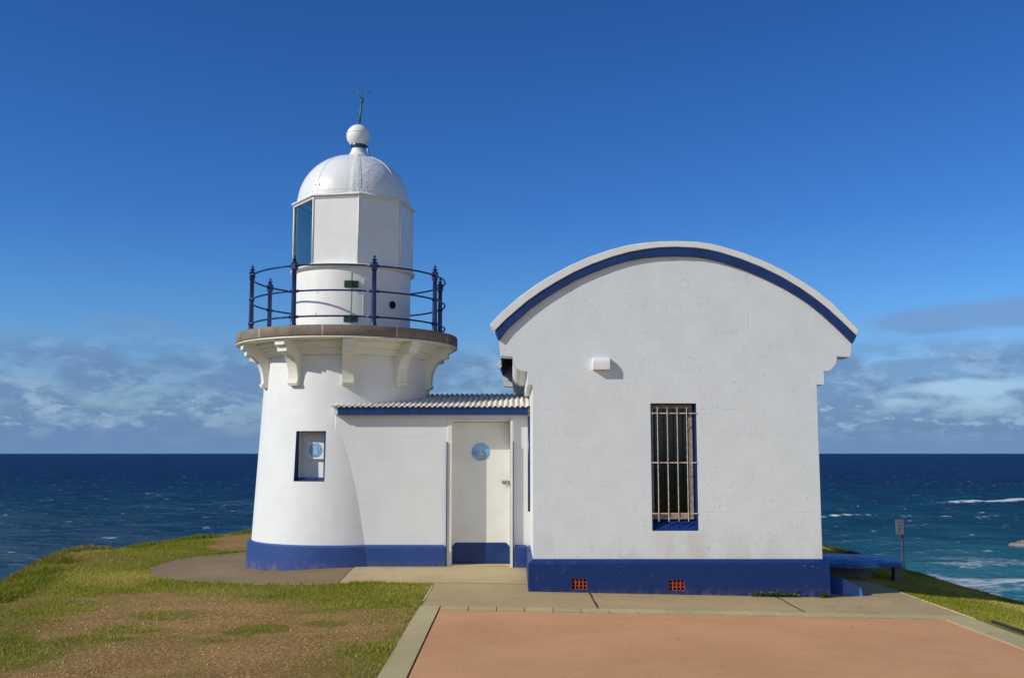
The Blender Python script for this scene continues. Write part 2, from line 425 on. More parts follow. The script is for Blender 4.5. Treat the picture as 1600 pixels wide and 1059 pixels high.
# ------------------------------------------------------------------ ground shape
HEAD = [(-45, -40), (-20, -8), (-9.5, 2), (-5.5, 9), (-6.0, 12.2), (-6.62, 14.3), (-7.1, 16.2), (-6.8, 18.6), (-5.7, 21.7), (-2, 25), (2, 25.5),
        (5.4, 24.3), (6.7, 22.4), (7.0, 19.8), (6.95, 17.0), (7.0, 14.0), (6.9, 11.4), (7.2, 8), (9, 2), (22, -8), (45, -40)]
def H(x, y):
    x = np.asarray(x, float); y = np.asarray(y, float)
    h = .06*sstep(y, 12.4, 14.1)*sstep(x, -3.4, -2.2)*(1-sstep(x, .2, 2.5))
    h = h-.019*np.clip(x+.6, 0, 5.4)-.155*np.clip(x-4.8, 0, 9)*sstep(y, 6, 10)-.05*sstep(-x, 2.9, 4.6)*sstep(y, 10, 14)
    return h
def paved(x, y, g=0.0):
    """True where paving lies (grown by g)"""
    x = np.asarray(x, float); y = np.asarray(y, float)
    a = (x > -.97-g) & (x < 4.75+g) & (y < 12.84+g)
    b = (x > 3.4) & (x < 4.75+g) & (y < 17+g)
    c = (x > -2.4) & (x < .3) & (y > 12.84-g) & (y < 14.4)
    d = ((x-TX)**2+(y-TY)**2 < (2.75+g)**2) & (x < -2.0)
    e = ((x > .05) & (x < 3.8) & (y > 12.3) & (y < 18.2)) | ((x > -2.4) & (x < .3) & (y > 14.0) & (y < 15.4))
    return a | b | c | d | e
def terrain_z(x, y, fine=True):
    d = pdist(HEAD, x, y); dd = np.maximum(d+.25, 0)
    drop = .55*dd*dd/(dd+.9)+.018*dd*dd
    z = H(x, y)-drop
    n = (fbm(x, y, .9, 4, 3)-.5)*.07*sstep(np.abs(x-TX), 0, 1)
    out = ~paved(x, y, .0)
    z = z+np.where(out, .012+n*.8*np.clip(1-.75*(paved(x, y, .35)), 0, 1), -.03)
    z = z+(fbm(x, y, 6, 5, 9)-.5)*np.clip(dd*.35, 0, 5)
    hump = .13*np.exp(-(((x+6.6)/.6)**2+((y-16.0)/1.1)**2))
    return np.maximum(z+hump*out, -38)
D1 = [G(*p) for p in ((135, 934), (250, 926), (330, 940), (420, 950), (520, 957), (600, 952), (622, 958), (606, 975), (565, 1000), (528, 1030), (490, 1062),
                      (470, 1120), (-200, 1120), (-200, 1062), (60, 1050), (150, 1015), (85, 985), (150, 962))]
D2 = [G(*p) for p in ((335, 846), (365, 833), (400, 826), (440, 830), (420, 856), (350, 853))]
TUFTS = [(262, 962, .38, .16), (411, 984, .34, .16), (512, 975, .30, .12), (380, 990, .22, .12), (200, 985, .35, .10), (330, 1003, .2, .1), (150, 1000, .4, .12)]
def grassiness(x, y):
    """1 = thick lawn, 0 = bare dirt"""
    nz = (fbm(x, y, .8, 5, 21)-.5)*1.5; nf = (fbm(x, y, .22, 3, 5)-.5)
    g1 = sstep(pdist(D1, x, y)+nz*.55+nf*.35, -.34, .42)
    g2 = sstep(pdist(D2, x, y)+nz*.4, -.1, .25)
    g = np.minimum(g1, g2)
    for (px, py, rx, ry) in TUFTS:
        cx, cy = G(px, py); q = ((x-cx)/rx)**2+((y-cy)/(ry*2.2))**2
        g = np.maximum(g, 1-sstep(q+nz*.6, .3, 1.1))
    g = np.maximum(g, .42*sstep(fbm(x, y, .55, 4, 66), .54, .70))
    thin = .62+.38*sstep(fbm(x, y, 1.3, 4, 40), .35, .60)
    return g*thin

# ground sheet: fine near the lawn, coarse out to the foot of the cliff
xs = np.concatenate([np.linspace(-110, -14, 34), np.linspace(-13, -9, 14), np.arange(-8.8, 8.8, .085), np.linspace(9.1, 14, 12), np.linspace(16, 110, 34)])
ys = np.concatenate([np.linspace(-60, 4, 26), np.arange(4.5, 7.3, .3), np.arange(7.4, 14, .07), np.arange(14, 26, .12), np.linspace(26.5, 34, 14), np.linspace(36, 110, 26)])
GX, GY = np.meshgrid(xs, ys); GZ = terrain_z(GX.ravel(), GY.ravel())
nx, ny = len(xs), len(ys)
def grid_mesh(name, V, nx, ny):
    me = bpy.data.meshes.new(name); nv = nx*ny
    me.vertices.add(nv); me.vertices.foreach_set('co', np.asarray(V, np.float32).ravel())
    i = np.arange(nx-1); j = np.arange(ny-1); I, J = np.meshgrid(i, j); a = (J*nx+I).ravel()
    q = np.stack([a, a+1, a+nx+1, a+nx], 1).ravel().astype(np.int32); nf = len(a)
    me.loops.add(nf*4); me.loops.foreach_set('vertex_index', q)
    me.polygons.add(nf); me.polygons.foreach_set('loop_start', np.arange(nf, dtype=np.int32)*4)
    me.polygons.foreach_set('loop_total', np.full(nf, 4, np.int32)); me.update(); me.validate()
    return me
gme = grid_mesh('ground', np.stack([GX.ravel(), GY.ravel(), GZ], 1), nx, ny)
at = gme.attributes.new('lawn', 'FLOAT', 'POINT'); at.data.foreach_set('value', grassiness(GX.ravel(), GY.ravel()).astype(np.float32))
def ground_mat():
    m, n, b = mat('ground_soil_and_turf', .95, 0, .15)
    o = n.new('ShaderNodeNewGeometry').outputs['Position']
    lawn = n.new('ShaderNodeAttribute', attribute_name='lawn').outputs['Fac']
    dirt = n.mix(n.ramp(n.noise(o, 1.6, 7, .65), .3, .7), (.36, .185, .058), (.57, .34, .120))
    dirt = n.mix(n.ramp(n.noise(o, 38, 5, .75), .42, .66), dirt, (.68, .42, .165))
    v = n.new('ShaderNodeTexVoronoi'); n.put(v.inputs['Vector'], o); v.inputs['Scale'].default_value = 36
    dirt = n.mix(n.math('MULTIPLY', n.ramp(v.outputs['Distance'], .35, .75), .55), dirt, (.11, .062, .024))
    turf = n.mix(n.ramp(n.noise(o, 2.2, 6, .65), .35, .65), (.17, .165, .022), (.29, .24, .06))
    c = n.mix(lawn, dirt, turf)
    z = n.sep(o)[2]
    c = n.mix(n.ramp(z, -8, -2, 1, 0), c, n.mix(n.noise(o, .5, 6, .7), (.12, .09, .06), (.045, .05, .02)))
    n.put(b.inputs['Base Color'], c)
    n.put(b.inputs['Normal'], n.bump(n.noise(o, 26, 7, .75), 1.0, .05))
    return m
ground = tag(link('ground', gme, ground_mat(), smooth=True), kind='structure')

# ------------------------------------------------------------------ paving
def sheet(name, xs, yf0, yf1, m, off, ny=14, thick=.12, cuts=None):
    """paving slab that follows the fall of the ground; yf0/yf1 give front and back edge for each x"""
    V = []; F = []; nx = len(xs)
    for i, x in enumerate(xs):
        for j in range(ny+1):
            y = yf0(x)+(yf1(x)-yf0(x))*j/ny
            V.append((x, y, float(H(x, y))+off))
    n0 = len(V)
    for i in range(nx-1):
        for j in range(ny):
            a = i*(ny+1)+j; F.append((a, a+ny+1, a+ny+2, a+1))
    border = [i*(ny+1) for i in range(nx)]+[(nx-1)*(ny+1)+j for j in range(1, ny+1)]+[i*(ny+1)+ny for i in range(nx-2, -1, -1)]+[j for j in range(ny-1, 0, -1)]
    low = {}
    for b in border:
        low[b] = len(V); V.append((V[b][0], V[b][1], V[b][2]-thick))
    for k in range(len(border)):
        a, b = border[k], border[(k+1) % len(border)]
        F.append((a, low[a], low[b], b))
    return V, F
def merge(parts):
    V = []; F = []
    for v, f in parts:
        o = len(V); V += v; F += [tuple(i+o for i in t) for t in f]
    return V, F
k_ = lambda c: (lambda x: c)
# round pad
cx = TX+2.75*np.sin(np.linspace(-math.pi/2, math.asin((-2.135-TX)/2.75), 60))
s_ = lambda x: math.sqrt(max(0, 2.75**2-(x-TX)**2))+1e-3
tag(link('tower_pad', mesh_from('tower_pad', *sheet('p', cx, lambda x: TY-s_(x), lambda x: TY+s_(x), pad_mat, .012, 40)), pad_mat), kind='structure')
rimp = [(TX+2.765*math.cos(a), TY+2.765*math.sin(a), 0) for a in np.linspace(math.acos((-2.135-TX)/2.765)*-1, -2*math.pi+math.acos((-2.135-TX)/2.765), 120)]
tag(link('entry_slab', mesh_from('entry_slab', *sheet('p', np.linspace(-2.12, .3, 14), k_(12.815), k_(14.5), slab_mat, .016, 12)), slab_mat), kind='structure')
pieces = [sheet('p', np.linspace(-.95, .20, 8), k_(11.01), k_(12.80), None, .010),
          sheet('p', np.linspace(.201, .895, 6), k_(11.01), k_(12.40), None, .010),
          sheet('p', np.linspace(.915, 3.07, 12), k_(11.01), k_(12.40), None, .008),
          sheet('p', np.linspace(3.088, 3.72, 6), k_(11.01), k_(12.40), None, .010),
          sheet('p', np.linspace(3.7201, 4.75, 6), k_(11.01), k_(13.6), None, .010),
          sheet('p', np.linspace(3.70, 4.75, 6), k_(13.615), k_(17.8), None, .006)]
tag(link('concrete_path', mesh_from('path', *merge(pieces)), strip_mat), kind='structure')
# paved border: front course, left course, right course (one laid surface)
parts = []; x = -.745
while x < 4.42:
    x1 = min(x+.292, 4.43); parts.append(sheet('p', [x+.0045, x1-.0045], k_(10.73), k_(11.0), None, .012+random.uniform(-.001, .001), 2)); x = x1
y = 11.0
while y > 2:
    y1 = y-.60
    parts.append(sheet('p', [-.965, -.756], k_(y1+.002), k_(y-.002), None, .012+random.uniform(-.0015, .0015), 2))
    parts.append(sheet('p', [4.436, 4.75], k_(y1+.002), k_(y-.002), None, .012+random.uniform(-.0015, .0015), 2)); y = y1
tag(link('paved_border', mesh_from('border', *merge(parts)), paver_mat), kind='structure')
tag(link('plaza', mesh_from('plaza', *merge([sheet('p', np.linspace(-.742, 4.428, 20), k_(2), k_(10.722), None, .004, 30)])), plaza_mat), kind='structure')

# ------------------------------------------------------------------ lighthouse
LH = thing('lighthouse', 'white round lighthouse tower with blue base, railed gallery and domed lantern', 'lighthouse', (TX, TY, 0))
def tower_r(z): return 1.352-(z-.33)*.0545
WZ0, WZ1 = 1.215, 1.905                                  # window height
WA0, WA1 = R(270-24.2), R(270-3.9)                       # window bearing (math angle)
def build_body():
    bm = bmesh.new()
    n = 128; angs = [2*math.pi*k/n for k in range(n)]
    angs = sorted(set([a for a in angs if min(abs(a-WA0), abs(a-WA1)) > .02]+[WA0, WA1]))
    zs = sorted(set([.30, .6, .9, WZ0, 1.45, 1.7, WZ1, 2.1, 2.35, 2.6, 2.9, 3.19]))
    grid = [[bm.verts.new((TX+tower_r(z)*math.cos(a), TY+tower_r(z)*math.sin(a), z)) for a in angs] for z in zs]
    for i in range(len(zs)-1):
        for k in range(len(angs)):
            k2 = (k+1) % len(angs)
            am = (angs[k]+(angs[k2] if k2 else angs[k2]+2*math.pi))/2; zm = (zs[i]+zs[i+1])/2
            if WA0 < am < WA1 and WZ0 < zm < WZ1: continue
            bm.faces.new((grid[i][k], grid[i][k2], grid[i+1][k2], grid[i+1][k]))
    return finish('tower_wall', bm, white_tower, LH, smooth=40)
build_body()
# window recess, aligned with the opening
am = (WA0+WA1)/2; nrm = Vector((math.cos(am), math.sin(am), 0)); tan = Vector((-math.sin(am), math.cos(am), 0))   # tan points to larger angle = photo right
def wloc(s, dep, z):
    return Vector((TX, TY, 0))+tan*s+nrm*dep+Vector((0, 0, z))
hw = .5*(WA1-WA0)*1.0
bm = bmesh.new()
def hw_at(z): return tower_r(z)*math.sin((WA1-WA0)/2)
def dp_at(z): return tower_r(z)*math.cos((WA1-WA0)/2)
DEP = .10
o_ = [wloc(-hw_at(WZ0), dp_at(WZ0), WZ0), wloc(hw_at(WZ0), dp_at(WZ0), WZ0), wloc(hw_at(WZ1), dp_at(WZ1), WZ1), wloc(-hw_at(WZ1), dp_at(WZ1), WZ1)]
i_ = [p-nrm*DEP+Vector((0, 0, .035 if k < 2 else 0)) for k, p in enumerate(o_)]
# curved lips fill the sagitta between chord and wall at sill and head
for zi, zz in ((0, WZ0), (3, WZ1)):
    pts = [Vector((TX+tower_r(zz)*math.cos(a), TY+tower_r(zz)*math.sin(a), zz)) for a in np.linspace(WA0, WA1, 9)]
    vs = [bm.verts.new(p) for p in pts]; bm.faces.new(vs)
ov = [bm.verts.new(p) for p in o_]; iv = [bm.verts.new(p) for p in i_]
for k in range(4): bm.faces.new((ov[k], ov[(k+1) % 4], iv[(k+1) % 4], iv[k]))
win = finish('window', bm, blue_trim, LH)
# white inner casing with hinged left side, panel at the back
bm = bmesh.new()
s0, s1 = -hw_at(1.5)+.002, hw_at(1.5)-.002; d0 = dp_at(WZ1)-DEP
def qbox(bm, sa, sb, da, db, za, zb):
    vs = [bm.verts.new(wloc(s, d, z)) for z in (za, zb) for (s, d) in ((sa, da), (sb, da), (sb, db), (sa, db))]
    for f in ((0, 3, 2, 1), (4, 5, 6, 7), (0, 1, 5, 4), (1, 2, 6, 5), (2, 3, 7, 6), (3, 0, 4, 7)): bm.faces.new([vs[i] for i in f])
qbox(bm, s0, s0+.022, d0-.09, d0+.012, WZ0+.035, WZ1-.002)
qbox(bm, s0, s1, d0-.11, d0-.09, WZ0+.0, WZ1-.002)
casing = finish('inner_casing', bm, white_metal, win, bevel=.003)
casing.location = (0, 0, 0)
bm = bmesh.new(); qbox(bm, s0+.022, s1, d0-.09, d0+.03, WZ0+.0, WZ0+.05)
sl = finish('sill', bm, blue_trim, win)
bm = bmesh.new(); qbox(bm, s1-.042, s1+.004, d0-.05, d0+.075, WZ0+.0505, WZ1-.004)
finish('side_lining', bm, blue_trim, win)
sc_s, sc_z = .005, 1.645
bm = bmesh.new(); qbox(bm, sc_s-.135, sc_s+.135, d0-.052, d0-.047, sc_z-.125, sc_z+.11)
card = finish('card', bm, card_white, win)
def disc_mesh(bm, fn, r, n=40, t=.004):
    a = [bm.verts.new(fn(r*math.cos(2*math.pi*k/n), r*math.sin(2*math.pi*k/n), t)) for k in range(n)]
    b = [bm.verts.new(fn(r*math.cos(2*math.pi*k/n), r*math.sin(2*math.pi*k/n), 0)) for k in range(n)]
    bm.faces.new(a)
    for k in range(n): bm.faces.new((b[k], b[(k+1) % n], a[(k+1) % n], a[k]))
def badge(fn, parent, r):
    bm = bmesh.new(); disc_mesh(bm, lambda u, v, t: fn(u, v, t), r)
    b = finish('round_sticker', bm, sticker_blue, parent)
    bm = bmesh.new()
    def poly(pts, t=.0065):
        A = [bm.verts.new(fn(u*r, v*r, t)) for u, v in pts]; B = [bm.verts.new(fn(u*r, v*r, .004)) for u, v in pts]
        bm.faces.new(A)
        for k in range(len(A)): bm.faces.new((B[k], B[(k+1) % len(A)], A[(k+1) % len(A)], A[k]))
    poly([(-.38, .45), (.12, .50), (.2, .38), (.02, .30), (.05, .02), (.28, -.12), (.45, -.35), (.1, -.45), (-.42, -.40), (-.3, -.28), (-.05, -.25), (-.16, -.05), (-.12, .28), (-.36, .33)])
    poly([(.3, .18), (.55, .28), (.72, .16), (.58, .02), (.4, .04)])
    poly([(-.7, -.52), (-.3, -.6), (.1, -.54), (.5, -.62), (.45, -.70), (.1, -.63), (-.3, -.69), (-.6, -.63)])
    e = finish('emblem', bm, sticker_pale, b)
    return b, e
bd, em = badge(lambda u, v, t: wloc(sc_s+u, d0-.047+t, sc_z+v), win, .100)

# plinth ring
bm = bmesh.new()
lathe(bm, [(1.428, -.5), (1.420, .18), (1.410, .335), (1.392, .350), (1.345, .362)], TX, TY, 128)
finish('plinth', bm, blue, LH, smooth=45)
# gallery deck
bm = bmesh.new()
lathe(bm, [(1.1, 3.185), (1.618, 3.185), (1.640, 3.192), (1.650, 3.205), (1.650, 3.325), (1.642, 3.337), (1.62, 3.342), (0, 3.35)], TX, TY, 128)
deck = finish('gallery_deck', bm, stone, LH, smooth=40)
bm = bmesh.new()
lathe(bm, [(1.0, 3.164), (1.640, 3.164), (1.653, 3.170), (1.649, 3.1835), (1.0, 3.1835)], TX, TY, 128)
finish('deck_soffit', bm, cream, LH, smooth=40)
bm = bmesh.new()
lathe(bm, [(1.19, 2.975), (1.262, 2.975), (1.265, 3.005), (1.30, 3.03), (1.302, 3.058), (1.355, 3.066), (1.362, 3.095), (1.40, 3.125), (1.402, 3.1635), (1.1, 3.1635)], TX, TY, 128)
finish('cornice', bm, cream, LH, smooth=30)
for k in range(10):
    ph = R(270+9.1+36*k); er = Vector((math.cos(ph), math.sin(ph), 0)); et = Vector((-er.y, er.x, 0))
    prof = [(1.17, 3.1632), (1.60, 3.1632), (1.60, 3.085), (1.565, 3.080), (1.555, 3.055), (1.545, 3.05), (1.545, 3.0), (1.50, 2.995)]
    for t in np.linspace(0, 1, 12): # concave sweep
        a = t*math.pi/2; prof.append((1.495-(.205)*math.sin(a), 2.985-.0-(.385)*(1-math.cos(a))))
    prof += [(1.288, 2.60), (1.312, 2.595), (1.312, 2.565), (1.30, 2.56), (1.30, 2.545), (1.17, 2.525)]
    bm = bmesh.new()
    O = Vector((TX, TY, 0)); wd = .082
    A = [bm.verts.new(O+er*r-et*wd+Vector((0, 0, z))) for r, z in prof]; B = [bm.verts.new(O+er*r+et*wd+Vector((0, 0, z))) for r, z in prof]
    fill(bm, [A]); fill(bm, [B])
    for i in range(len(A)): j = (i+1) % len(A); bm.faces.new((A[i], A[j], B[j], B[i]))
    finish('bracket', bm, cream, LH, bevel=.006)
# railing
RR = 1.456
for z in (4.20, 3.84, 3.48):
    bm = bmesh.new(); aa = [R(270-22.5+45*k)+d for k in range(8) for d in (-.048, -.0475, -.036, -.0355, 0, .0355, .036, .0475, .048, .12, .20, .28, .36, .43, .50, .58, .66)]
    tube(bm, [(TX+RR*math.cos(a), TY+RR*math.sin(a), z) for a in aa], [(.0225 if .0358 <= abs(d) <= .0476 else .013) for k in range(8) for d in (-.048, -.0475, -.036, -.0355, 0, .0355, .036, .0475, .048, .12, .20, .28, .36, .43, .50, .58, .66)], 8, closed=True)
    finish('rail', bm, navy, LH, smooth=True)
for k in range(8):
    a = R(270-22.5+45*k); x, y = TX+RR*math.cos(a), TY+RR*math.sin(a)
    bm = bmesh.new()
    prof = [(0, 3.345), (.062, 3.345), (.062, 3.362), (.045, 3.37), (.038, 3.40), (.036, 3.46), (.044, 3.463), (.044, 3.497), (.036, 3.50), (.0335, 3.82), (.042, 3.823), (.042, 3.857), (.033, 3.86), (.031, 4.12), (.038, 4.13), (.038, 4.155), (0, 4.155)]
    lathe(bm, prof, x, y, 16)
    po = finish('railing_post', bm, navy, LH, smooth=35)
    bm = bmesh.new(); box(bm, x-.038, x+.038, y-.038, y+.038, 4.15, 4.235, rot=a, piv=(x, y, 0)); finish('post_cap', bm, navy, po, bevel=.004)
    bm = bmesh.new()
    lathe(bm, [(0, 4.232), (.046, 4.232), (.048, 4.245), (.022, 4.262), (.016, 4.272), (.040, 4.283), (.040, 4.291), (.012, 4.302), (.012, 4.31), (.021, 4.322), (.018, 4.334), (.004, 4.352), (0, 4.356)], x, y, 14)
    finish('finial', bm, navy, po, smooth=35)
# lantern base wall, ledge
LX = -2.43
bm = bmesh.new(); lathe(bm, [(.88, 3.34), (.878, 3.36), (.875, 4.285), (.80, 4.287)], LX, TY, 96)
lw = finish('lantern_wall', bm, white_metal, LH, smooth=40)
bm = bmesh.new(); lathe(bm, [(.86, 4.262), (.900, 4.272), (.935, 4.290), (.942, 4.302), (.936, 4.316), (.90, 4.322), (0, 4.326)], LX, TY, 96)
finish('lantern_ledge', bm, white_metal, LH, smooth=50)
def onwall(ang, z, out=0, r=.8755): a = R(270)+ang; return Vector((LX+(r+out)*math.cos(a), TY+(r+out)*math.sin(a), z))
def patch(bm, a0, a1, z0, z1, out, r=.8755, n=6, inn=-.004):
    f = [[bm.verts.new(onwall(a0+(a1-a0)*k/n, z, o, r)) for k in range(n+1)] for z in (z0, z1) for o in (inn, out)]
    b0, t0, b1, t1 = f
    for k in range(n):
        bm.faces.new((t0[k], t0[k+1], t1[k+1], t1[k])); bm.faces.new((b0[k], b0[k+1], t0[k+1], t0[k])); bm.faces.new((b1[k], t1[k], t1[k+1], b1[k+1]))
    bm.faces.new((b0[0], t0[0], t1[0], b1[0])); bm.faces.new((b0[-1], b1[-1], t1[-1], t0[-1]))
def px_ang(px): # bearing on the lantern wall for a photo x
    th = math.atan((px-800)/1600*1.012); t0 = math.atan2(LX, TY); D = math.hypot(LX, TY)
    dl = th-t0; s = math.asin(max(-1, min(1, D*math.sin(dl)/.8755))); return s-dl-t0
ac = px_ang(549)
# hatch door: raised panel with hinges
bm = bmesh.new(); patch(bm, ac-.62, ac-.004, 3.37, 4.24, .007, n=14); hd = finish('hatch_door', bm, white_metal, LH, smooth=30)
for zc in (3.52, 4.02):
    bm = bmesh.new(); patch(bm, ac-.115, ac+.115, zc-.05, zc+.05, .018, inn=.0); patch(bm, ac-.012, ac+.012, zc-.055, zc+.055, .034, inn=.0, n=2)
    for s in (-1, 1):
        for dz in (-.028, .028):
            c = onwall(ac+s*.08, zc+dz, .018); tube(bm, [c, onwall(ac+s*.08, zc+dz, .024)], .008, 6)
    finish('hinge', bm, green, hd, bevel=.002)
bm = bmesh.new(); patch(bm, px_ang(568)-.006, px_ang(568)+.006, 3.42, 4.10, .006, n=2); finish('cover_strip', bm, white_metal, LH)
ap = px_ang(613); bm = bmesh.new()
ca = onwall(ap, 3.76, -.01); cb = onwall(ap, 3.76, .018); tube(bm, [ca, cb], .058, 20); ph_ = finish('porthole', bm, navy, LH, smooth=35)
bm = bmesh.new(); tube(bm, [onwall(ap, 3.76, .016), onwall(ap, 3.76, .022)], .040, 20); finish('pane', bm, black, ph_, smooth=35)
for (px, z) in ((497, 3.91), (495, 3.60)):
    bm = bmesh.new(); a = px_ang(px); tube(bm, [onwall(a, z, 0), onwall(a, z, .012)], .011, 8); finish('bolt', bm, steel, LH)
# octagonal glazing
OR_ = .915; OZ0, OZ1 = 4.322, 5.335
def ov_(k, z, r=OR_):  # vertex k, bearing from front
    a = R(270+13+45*k); return Vector((LX+r*math.cos(a), TY+r*math.sin(a), z))
for k in range(8):
    A, B = ov_(k, 0), ov_(k+1, 0); mid = (A+B)/2; nn = (mid-Vector((LX, TY, 0))).normalized()
    isg = k == 6      # seaward side; k=6 is the pane seen at the left
    bm = bmesh.new()
    for v4 in ([A, B],):
        a0, b0 = A.lerp(B, .03), B.lerp(A, .03)
        q = [a0+Vector((0, 0, OZ0+.01)), b0+Vector((0, 0, OZ0+.01)), b0+Vector((0, 0, OZ1-.02)), a0+Vector((0, 0, OZ1-.02))]
        t = -.03 if isg else -.012; off = nn*t
        F0 = [bm.verts.new(p+off) for p in q]; F1 = [bm.verts.new(p+off-nn*.008) for p in q]
        if isg: bm.faces.new(F0)
        else:
            bm.faces.new(F0); bm.faces.new(F1[::-1])
            for i in range(4): j = (i+1) % 4; bm.faces.new((F0[i], F0[j], F1[j], F1[i]))
    finish('glass_pane' if isg else 'white_panel', bm, lantern_glass if isg else white_metal, LH)
    bm = bmesh.new(); c0 = ov_(k, OZ0-.002, OR_-.012); c1 = ov_(k, OZ1+.002, OR_-.012); tube(bm, [c0, c1], .0125, 8)
    finish('glazing_bar', bm, white_metal, LH, smooth=True)
    for z0, z1 in ((OZ0, OZ0+.022), (OZ1-.03, OZ1)):
        bm = bmesh.new()
        q = [A, B, B-nn*.035, A-nn*.035]; lo = [bm.verts.new(Vector((p.x, p.y, z0))) for p in q]; hi = [bm.verts.new(Vector((p.x, p.y, z1))) for p in q]
        bm.faces.new(lo[::-1]); bm.faces.new(hi)
        for i in range(4): j = (i+1) % 4; bm.faces.new((lo[i], lo[j], hi[j], hi[i]))
        finish('pane_frame', bm, white_metal, LH)
bm = bmesh.new() # octagonal eaves rim
rim = [(.87, 5.333), (.935, 5.333), (.948, 5.343), (.943, 5.360), (.89, 5.385), (.78, 5.40)]
lathe(bm, rim, LX, TY, 8, phase=R(270+13)); finish('eaves_rim', bm, white_metal, LH, smooth=20, bevel=.003)
# lens apparatus glimpsed through the glass
bm = bmesh.new(); lathe(bm, [(.10, 4.33), (.10, 4.55), (.20, 4.58), (.23, 4.75), (.23, 4.95), (.16, 5.12), (0, 5.18)], LX, TY, 24); finish('lens', bm, simple('lens_glass', (.10, .16, .18), .12), LH, smooth=40)
# dome
bm = bmesh.new(); DR = .855; prof = []
for t in np.linspace(0, 1, 22):
    a = t*math.pi/2; r = DR*math.cos(a)**.92; z = 5.365+.782*math.sin(a)
    prof.append((max(r, .001) if t < 1 else 0, z))
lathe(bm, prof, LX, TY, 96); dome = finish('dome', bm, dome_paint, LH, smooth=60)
def dome_pt(b, t, out=0):
    a = t*math.pi/2; r = DR*math.cos(a)**.92+out*math.cos(a); z = 5.365+.782*math.sin(a)+out*math.sin(a); q = R(270)+b
    return Vector((LX+r*math.cos(q), TY+r*math.sin(q), z))
for k in range(8):
    b = R(13+45*k); bm = bmesh.new(); prev = None
    for t in np.linspace(0.0, .90, 18):
        c = [bm.verts.new(dome_pt(b+s*((.032 if k == 0 else .016)/max(.12, DR*math.cos(t*math.pi/2))), t, o)) for s, o in ((-1, -.002), (-1, .005), (1, .005), (1, -.002))]
        if prev:
            for i in range(3): bm.faces.new((prev[i], prev[i+1], c[i+1], c[i]))
        prev = c
    for t in (np.linspace(.03, .86, 18) if k in (0, 4) else ()):
        p0 = dome_pt(b, t, .003); p1 = dome_pt(b, t, .0095); tube(bm, [p0, p1], .0085, 6)
    finish('riveted_seam', bm, dome_paint, dome, smooth=30)
bm = bmesh.new(); lathe(bm, [(DR+.001, 5.372), (DR+.004, 5.376), (DR+.004, 5.44), (DR-.002, 5.445)], LX, TY, 96)
for k in range(88):
    b = 2*math.pi*k/88; tube(bm, [dome_pt(b, .055, -.002), dome_pt(b, .055, .009)], .008, 6)
finish('riveted_flange', bm, dome_paint, dome, smooth=30)
for b in (-.58, -.50):
    bm = bmesh.new(); tube(bm, [dome_pt(b, .13, -.005), dome_pt(b, .13, .004)], .014, 10); finish('vent_hole', bm, black, dome)
# neck, collar, ball
BX = -2.385
bm = bmesh.new(); lathe(bm, [(.20, 6.123), (.185, 6.148), (.145, 6.173), (.115, 6.218), (.098, 6.268), (.095, 6.303), (0, 6.303)], BX, TY, 40); finish('vent_neck', bm, white_metal, LH, smooth=40)
bm = bmesh.new(); lathe(bm, [(.195, 6.108), (.205, 6.124), (.20, 6.138), (.17, 6.144)], BX, TY, 40)
lathe(bm, [(.10, 6.283), (.112, 6.288), (.118, 6.318), (.112, 6.343), (.09, 6.348)], BX, TY, 40); finish('collar', bm, navy, LH, smooth=40)
bm = bmesh.new(); n_ = 24; lathe(bm, [(.181*math.sin(math.pi*i/n_), 6.483-.181*math.cos(math.pi*i/n_)) for i in range(n_+1)], BX, TY, 48)
lathe(bm, [(.176, 6.511), (.184, 6.513), (.184, 6.523), (.176, 6.526)], BX, TY, 48); finish('ball', bm, white_metal, LH, smooth=40)
bm = bmesh.new(); tube(bm, [(BX+.115, TY-.03, 6.328), (BX+.15, TY-.06, 6.288), (BX+.19, TY-.08, 6.108)], .014, 8); finish('brace', bm, navy, LH, smooth=40)
bm = bmesh.new(); S = Vector((BX+.01, TY, 6.638)); T = Vector((BX+.045, TY, 7.05))
tube(bm, [S, T], [.018, .014], 8); tube(bm, [T-Vector((0, 0, .03)), T+Vector((0, 0, .02))], .024, 8)
tube(bm, [S+Vector((-.01, 0, .09)), S+Vector((.01, 0, .12))], .026, 8)
tube(bm, [S+Vector((.02, -.02, .0)), S+Vector((.055, -.02, .0)), S+Vector((.03, -.02, .05))], .008, 6)
for d in ((-.10, .02, .215), (.008, .0, .22), (.145, -.02, .165)): tube(bm, [T, T+Vector(d)], [.008, .005], 6)
finish('lightning_rod', bm, green_rod, LH, smooth=True)

# ------------------------------------------------------------------ gabled store
FY = 12.30                                              # face of the gable wall
ST = thing('barrel_roof_store', 'white store building with curved parapet, blue band and one barred window', 'building', (2.0, FY, 0))
XL = P(832.5, 740, FY)[0]; XR = P(1281, 740, FY)[0]
XC = (XL+XR)/2
def mirror_pts(): pass
arc_w = [(779.5, 532), (794, 513.5), (827, 484), (850, 467.5), (872, 453.5), (898, 438.5), (925, 426.5), (952, 416.2), (978, 408.3), (1002, 403.8), (1025, 401.3), (1055, 400.3), (1085, 401.3), (1105, 404.2), (1124, 408.8), (1156, 419), (1187, 432), (1217, 446.8), (1245, 463.5), (1266, 478), (1285, 493.5), (1308, 514.5), (1331, 537)]
arc_b = [(773.5, 517), (790, 500), (822, 472.5), (846, 455.5), (868, 442), (896, 426.5), (925, 413.5), (954, 403), (982, 395), (1005, 390.8), (1028, 388), (1055, 387), (1086, 388.3), (1106, 391.3), (1126, 396), (1157, 405.8), (1189, 418.5), (1220, 433.5), (1248, 450), (1271, 466), (1292, 482.5), (1315, 503.5), (1337, 525)]
